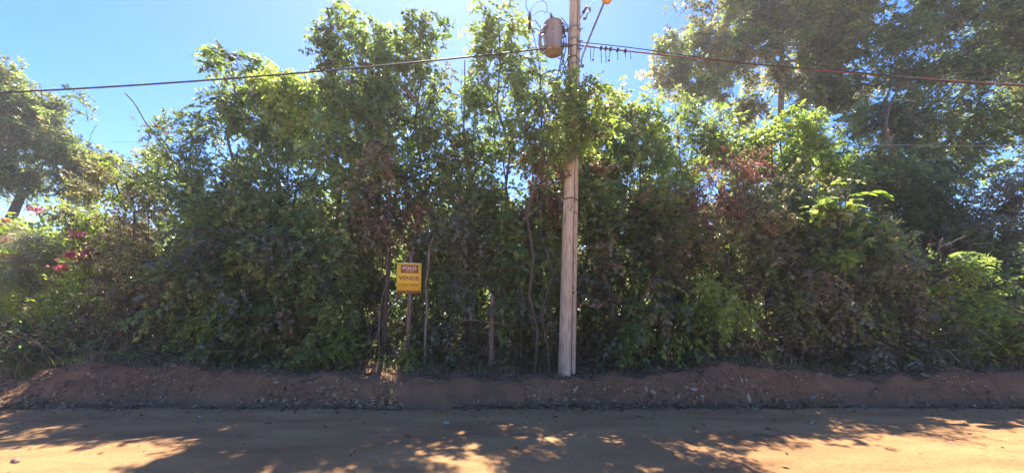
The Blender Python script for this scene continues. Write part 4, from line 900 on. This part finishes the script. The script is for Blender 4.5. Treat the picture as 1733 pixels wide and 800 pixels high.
post('crooked_trunk', 'pale grey vine stem hanging beside the shady upper right branches', 'trunk', [W(1478, 420, 14.6), W(1486, 330, 14.6), W(1490, 285, 14.6), W(1494, 262, 14.5), W(1503, 235, 14.5), W(1499, 205, 14.6), W(1506, 178, 14.7), W(1520, 150, 14.8)], [.08, .07, .065, .06, .06, .055, .05, .03], M_BARK)

# large lobed lime leaves on a stem at right
M_BIG = leaf_mat('large_leaf', [(0, (0.12, 0.19, 0.03)), (0.5, (0.20, 0.27, 0.05)), (1, (0.38, 0.42, 0.17))], trans=.5, tmul=1.9)
def big_leaf(parent, org, c, L_, w_, ang, tiltd, seed, mat=M_BIG):
    rng = np.random.default_rng(seed)
    n = 9; vs = []; ti = []
    t = np.linspace(0, 1, n)
    half = np.sin(np.pi * np.clip(t * .93 + .05, 0, 1)) ** .7 * w_ / 2 * (1 + .12 * np.sin(t * 21))
    base = rng.uniform(.2, .9)
    for a, h in zip(t, half):
        for s_ in (-1, -.5, 0, .5, 1):
            vs.append((a * L_, s_ * h, -0.35 * a * a * L_ + .10 * abs(s_) * h + rng.normal(0, .004))); ti.append(base + .15 * (s_ == 0) + rng.normal(0, .05))
    q = [(i * 5 + j, i * 5 + j + 1, i * 5 + j + 6, i * 5 + j + 5) for i in range(n - 1) for j in range(4)]
    R = Matrix.Rotation(ang, 3, 'Z') @ Matrix.Rotation(-tiltd, 3, 'Y')
    v = np.array(vs) @ np.array(R).T + c - org
    link('leaf', fast_mesh('leaf', v, q, None, mat, tint=np.clip(ti, 0, 1), smooth=True), parent)
def big_plant(name, label, Y, bpx, spots, seed, mat=M_BIG, cat='plant'):
    rng = np.random.default_rng(seed)
    o = foot(bpx, Y); o[2] += .1
    t = thing(name, label, cat, tuple(o)); g = Geo()
    hub = W(np.mean([s[0] for s in spots]), np.mean([s[1] for s in spots]) + 25, Y)
    g.tube(arc(o - [0, 0, .1], hub, rng, 8, .06) - o, np.linspace(.035, .018, 8), 7)
    for k, s in enumerate(spots):
        c = W(s[0], s[1], Y) + [0, rng.uniform(-.25, .15), 0]
        g.tube(arc(hub, c, rng, 4, .1, 0, .1) - o, .008, 5)
        big_leaf(t, o, c, s[2], s[3], s[4] + rng.normal(0, .15), s[5], seed * 50 + k, mat)
    g.build('stem', M_BARK, t, smooth=True)
    return t
big_plant('large_leaved_plant', 'plant with big arching lime and cream leaves lit by the sun at right', 9.0, 1425,
    [(1405, 345, .34, .20, -2.6, .2), (1400, 352, .30, .20, -1.2, .1), (1415, 338, .32, .18, 2.4, .4), (1425, 345, .36, .20, -1.9, .1), (1440, 330, .40, .17, .2, .35), (1450, 328, .44, .16, -.1, .25), (1470, 326, .34, .18, -.4, .1), (1432, 350, .30, .18, -.8, 0),
     (1385, 350, .3, .18, -2.9, .1), (1392, 362, .28, .18, -2.2, 0), (1410, 365, .3, .18, -1.5, 0), (1480, 335, .28, .14, .3, .0), (1362, 352, .26, .15, -2.8, .1), (1448, 350, .26, .16, -1.2, 0)], 61)
big_plant('large_leaved_plant', 'cluster of big round yellow-green leaves high in the left tree by the cable', 11.2, 470,
    [(478, 160, .28, .24, -1.2, .1), (490, 168, .30, .26, -.8, 0), (465, 175, .26, .22, -2.2, .1), (500, 155, .28, .24, -.3, .2), (455, 155, .24, .2, -2.8, .2), (452, 200, .26, .22, -1.7, 0), (545, 172, .28, .22, -1.0, .0), (535, 160, .26, .2, -2.0, .1)], 62, G7)
big_plant('large_leaved_plant', 'young plant with long bright strap leaves spreading near the right edge', 8.9, 1655,
    [(1640, 470, .36, .07, -2.8, .35), (1655, 465, .42, .08, -.4, .4), (1660, 468, .50, .07, .1, .3), (1675, 475, .40, .07, -.2, .1), (1650, 475, .32, .07, -1.7, .2), (1615, 455, .34, .08, -2.9, .3), (1600, 452, .30, .08, 2.7, .5), (1690, 470, .34, .07, .3, .3), (1630, 480, .30, .06, -2.2, .1)], 63, G7)
big_plant('large_leaved_plant', 'few broad dark leaves hanging in the air just left of the pole top', 8.35, 905,
    [(940, 128, .20, .12, -1.3, -.7), (930, 120, .20, .09, -2.0, -.4), (948, 122, .16, .08, -.3, -.3), (925, 128, .22, .07, -.5, -.6), (897, 92, .18, .10, -1.4, -.9), (892, 78, .17, .09, -1.2, -.6), (899, 62, .14, .07, -1.0, -.7), (884, 100, .18, .10, -2.1, -.5)], 64, G1)
big_plant('large_leaved_plant', 'seedling with pale starry leaves low at the right bank foot', 8.6, 1455,
    [(1455, 605, .24, .06, -2.8, .2), (1457, 603, .26, .06, -.3, .2), (1456, 604, .22, .06, -1.4, .1), (1450, 600, .24, .06, 2.6, .5), (1462, 600, .24, .06, .5, .5), (1456, 598, .2, .06, -2.0, .3)], 65, G4)

# ------------------------------------------------------------------ ground litter
def litter(name, n, sampler, ll, mat, seed, lift=.006, curl=.35, label=None, cat=None):
    rng = np.random.default_rng(seed)
    x, y = sampler(rng, n); n = len(x)
    z = height(x, y) + lift
    e = .02
    nx = -(height(x + e, y) - z + lift) / e; ny = -(height(x, y + e) - z + lift) / e
    nn = nrm(np.stack([nx, ny, np.ones(n)], -1) + rng.normal(0, .35, (n, 3)))
    d = nrm(np.cross(nn, rng.normal(0, 1, (n, 3)))); w = np.cross(nn, d)
    L_ = ll * np.exp(rng.normal(-.15, .45, (n, 1))); Wd = L_ * rng.uniform(.25, .6, (n, 1))
    c = np.stack([x, y, z], -1)
    cv = curl * rng.uniform(.2, 1, (n, 1))
    b = c - d * L_ / 2 + nn * L_ * .3 * cv; t = c + d * L_ / 2 + nn * L_ * .5 * cv
    v = np.stack([b, c + w * Wd / 2 + nn * Wd * .25, t, c - w * Wd / 2 + nn * Wd * .25], 1).reshape(-1, 3)
    q = np.arange(n * 4).reshape(n, 4)
    return link(name, fast_mesh(name, v, q, None, mat, tint=np.repeat(rng.beta(1.9, 1.8, n), 4)), None, kind='stuff', label=label, category=cat)
def s_bank(rng, n):
    x = rng.uniform(-14, 14, n)
    y = np.where(rng.random(n) < .45, rng.normal(7.38, .18, n), rng.uniform(7.3, 9.3, n))
    keep = (vnoise(x * 1.3, y * 2.0, 91) + .6 * vnoise(x * 4, y * 5, 92) + .3 * vnoise(x * 11, y * 11, 93) > .90 - .30 * (y > 8.0) - .12 * (np.abs(y - 7.4) < .14)) & (y > 6.85)
    return x[keep], y[keep]
def s_road(rng, n):
    x = rng.uniform(-11, 11, n); y = 7.25 - np.abs(rng.normal(0, 1, n)) ** 1.5 * .9
    k = y > 3.2; return x[k], y[k]
def s_floor(rng, n):
    return rng.uniform(-16, 16, n), rng.uniform(8.6, 13, n)
litter('dry_leaves', 60000, s_bank, .058, GL, 301, label='dry leaves scattered over the bank face and ditch', cat='leaf litter')
litter('dry_leaves', 1500, s_road, .050, GL, 302, label='few dry leaves strewn along the near dirt road', cat='leaf litter')
litter('dry_leaves', 16000, s_floor, .11, GL, 303, label='dead leaf carpet under the thicket', cat='leaf litter')
def s_peb(rng, n):
    x = rng.uniform(-11, 11, n); y = rng.uniform(3.2, 7.3, n)
    k = rng.random(n) < .25 + .75 * (y > 6.8); return x[k], y[k]
# twigs in the ditch and on the bank (stuff)
rng = np.random.default_rng(310); g = Geo()
for _ in range(900):
    x = rng.uniform(-12, 12); y = rng.uniform(7.25, 9.4); a = rng.uniform(0, math.tau); L_ = rng.uniform(.1, .5) * (1 if y > 8 else .7)
    t = np.linspace(-.5, .5, 4)
    px = x + np.cos(a) * L_ * t; py = y + np.sin(a) * L_ * t * .6
    g.tube(np.stack([px, py, height(px, py) + .012 + rng.uniform(0, .05) * (t + .5)], -1), rng.uniform(.003, .008), 3, False)
g.build('fallen_twigs', M_BARKP, None, kind='stuff', label='thin dead twigs littering the bank and ditch', category='twigs')
# pebbles and crumbs of dirt on the road (stuff)
rng = np.random.default_rng(311); x, y = s_peb(rng, 2600)
v = []; q = []; oct_ = np.array([(1, 0, 0), (0, 1, 0), (-1, 0, 0), (0, -1, 0), (0, 0, .8), (0, 0, -.5)])
tri = np.array([(0, 1, 4), (1, 2, 4), (2, 3, 4), (3, 0, 4), (1, 0, 5), (2, 1, 5), (3, 2, 5), (0, 3, 5)])
s_ = .004 + .011 * rng.random(len(x)) ** 4
vv = (oct_[None] * rng.uniform(.6, 1.3, (len(x), 6, 3))) * s_[:, None, None] + np.stack([x, y, height(x, y)], -1)[:, None, :]
M_PEB = noisy_mat('pebble', (0.20, 0.11, 0.07), (0.42, 0.28, 0.19), 3, 0.9, 0.2)
link('pebbles', fast_mesh('pebbles', vv.reshape(-1, 3), None, (tri[None] + (np.arange(len(x)) * 6)[:, None, None]).reshape(-1, 3), M_PEB), None, kind='stuff', label='pebbles and crumbs of dirt on the road surface', category='pebbles')

rng = np.random.default_rng(312); n_ = 3800
x = rng.uniform(-12, 12, n_); y = 7.15 + rng.normal(0, .22, n_) + .25 * rng.random(n_) ** 3; k_ = (vnoise(x * 1.4, y * 2, 94) > .42); x, y = x[k_], y[k_]
s_ = .006 + .028 * rng.random(len(x)) ** 4
vv = (oct_[None] * rng.uniform(.6, 1.3, (len(x), 6, 3))) * s_[:, None, None] + np.stack([x, y, height(x, y)], -1)[:, None, :]
M_CLOD = noisy_mat('dirt_clod', (0.15, 0.070, 0.035), (0.32, 0.155, 0.075), 3, 0.95, 0.3)
link('dirt_crumbs', fast_mesh('dirt_crumbs', vv.reshape(-1, 3), None, (tri[None] + (np.arange(len(x)) * 6)[:, None, None]).reshape(-1, 3), M_CLOD), None, kind='stuff', label='crumbled clods of earth spilled along the foot of the bank', category='dirt clods')

# single stones and clods one can point at
M_STONE = noisy_mat('pale_stone', (0.30, 0.25, 0.23), (0.52, 0.46, 0.42), 9, 0.9, 0.4)
def stone(px, py, r, label, mat, seed, name='stone'):
    rng = np.random.default_rng(seed)
    # march along the sight line until the terrain is met
    for Y in np.arange(4, 10, .02):
        p = W(px, py, Y)
        if p[2] <= float(height(p[0], Y)): break
    bm = bmesh.new(); bmesh.ops.create_icosphere(bm, subdivisions=2, radius=r)
    a = rng.uniform(0, 6, 3)
    for vt in bm.verts:
        k = 1 + .22 * math.sin(vt.co.x / r * 2.1 + a[0]) + .18 * math.sin(vt.co.y / r * 2.7 + a[1]) + rng.uniform(-.06, .06)
        vt.co = Vector((vt.co.x * k * 1.2, vt.co.y * k * .9, vt.co.z * k * .6))
    me = bpy.data.meshes.new(name); bm.to_mesh(me); bm.free(); me.materials.append(mat)
    o = link(name, me, None, label=label, category='stone', group='stones and clods on road and bank'); o.location = (p[0], Y, float(height(p[0], Y)) + r * .25)
    o.rotation_euler = (0, 0, rng.uniform(0, 6))
stone(1172, 662, .055, 'round pale stone on the bank right of the pole', M_STONE, 1)
stone(1188, 673, .035, 'small pale stone just right of and below the round pale stone', M_STONE, 2)
stone(1377, 672, .03, 'small whitish stone in the ditch below the red bare bank', M_STONE, 3)
stone(1460, 688, .03, 'little whitish stone at the road edge on the right', M_STONE, 4)
stone(756, 716, .045, 'pale stone lying alone on the shaded dirt road in the middle', M_STONE, 5)
stone(125, 688, .05, 'flat pale clod on the road edge at left', M_PEB, 6, 'dirt_clod')
stone(145, 703, .045, 'brown dirt clod on the sunlit road at left', M_PEB, 7, 'dirt_clod')
stone(338, 705, .025, 'tiny pale stone on the dappled road below the left bank', M_STONE, 8)
stone(1375, 714, .06, 'low brown clod on the road right of the middle', M_PEB, 9, 'dirt_clod')
stone(28, 782, .05, 'dark clod in the sunlit road at the lower left', M_PEB, 10, 'dirt_clod')
def ground_stick(label, pxs, Y0, Y1, r, mat=M_BARKP, seed=1):
    rng = np.random.default_rng(seed); n = 8
    xs = np.linspace((pxs[0] - CX) / F * Y0, (pxs[1] - CX) / F * Y1, n); ys = np.linspace(Y0, Y1, n) + rng.normal(0, .012, n)
    p = np.stack([xs, ys, height(xs, ys) + r + .006 + rng.uniform(0, .01, n)], -1)
    g = Geo(); o = p[0].copy(); g.tube(p - o, np.linspace(r, r * .5, n), 6); ob = g.build('fallen_stick', mat, None, smooth=True); ob.location = tuple(o)
    ob['label'] = label; ob['category'] = 'stick'
ground_stick('long pale straight stick lying in the ditch at left', (150, 275), 7.36, 7.40, .013, seed=1)
ground_stick('dark long stick lying along the ditch edge left of the pole', (630, 905), 7.33, 7.36, .012, M_BARK, 2)
ground_stick('pale curved stick in the ditch right of the pole', (1000, 1080), 7.30, 7.36, .010, seed=3)
ground_stick('thin stick across the lower right of the shaded road', (1275, 1330), 5.6, 5.5, .008, M_BARK, 4)
ground_stick('pale dead stem on the bank below the short wooden post', (800, 870), 7.75, 7.62, .010, seed=5)

# grass tufts at the left end of the bank
def grass(name, label, spots, n, mat, seed, hgt=.22):
    rng = np.random.default_rng(seed); vs = []; tt = []
    for (px, Y, sx, k) in spots:
        m = int(n * k); x = (px - CX) / F * Y + rng.normal(0, sx, m); y = Y + rng.normal(0, sx * .5, m)
        z = height(x, y) - .01; h = hgt * rng.uniform(.5, 1.3, m); a = rng.uniform(0, math.tau, m)
        ln = rng.uniform(.1, .6, m) * h; w = rng.uniform(.004, .009, m)
        c, s = np.cos(a), np.sin(a)
        b1 = np.stack([x - s * w, y + c * w, z], -1); b2 = np.stack([x + s * w, y - c * w, z], -1)
        m1 = np.stack([x + c * ln * .35 + s * w * .7, y + s * ln * .35 - c * w * .7, z + h * .6], -1); m2 = np.stack([x + c * ln * .35 - s * w * .7, y + s * ln * .35 + c * w * .7, z + h * .6], -1)
        tp = np.stack([x + c * ln, y + s * ln, z + h], -1)
        vs.append(np.stack([b1, b2, m1, m2, tp], 1).reshape(-1, 3)); tt.append(np.repeat(rng.random(m), 5))
    v = np.vstack(vs); m = len(v) // 5; i = np.arange(m) * 5
    q = np.stack([i, i + 1, i + 2, i + 3], -1); t = np.stack([i + 3, i + 2, i + 4], -1)
    link(name, fast_mesh(name, v, q, t, mat, tint=np.concatenate(tt)), None, kind='stuff', label=label, category='grass')
grass('grass', 'yellow green grass tufts along the left end of the bank', [(50, 8.8, .25, 1), (20, 9.4, .5, 1.2), (90, 8.9, .3, .8), (-60, 9.0, .6, 1), (150, 9.0, .3, .5), (10, 9.9, .8, 3), (60, 9.7, .6, 3), (110, 9.3, .4, 1), (-20, 9.3, .5, 2), (-60, 11, 1.2, 2)], 420, GG, 401)
grass('undergrowth', 'sparse weeds and dry grass at the foot of the thicket', [(p_, 8.55 + .35 * ((i_ * 37) % 10) / 10, .40, .22) for i_, p_ in enumerate(range(180, 1760, 55))], 420, G3, 402, .2)
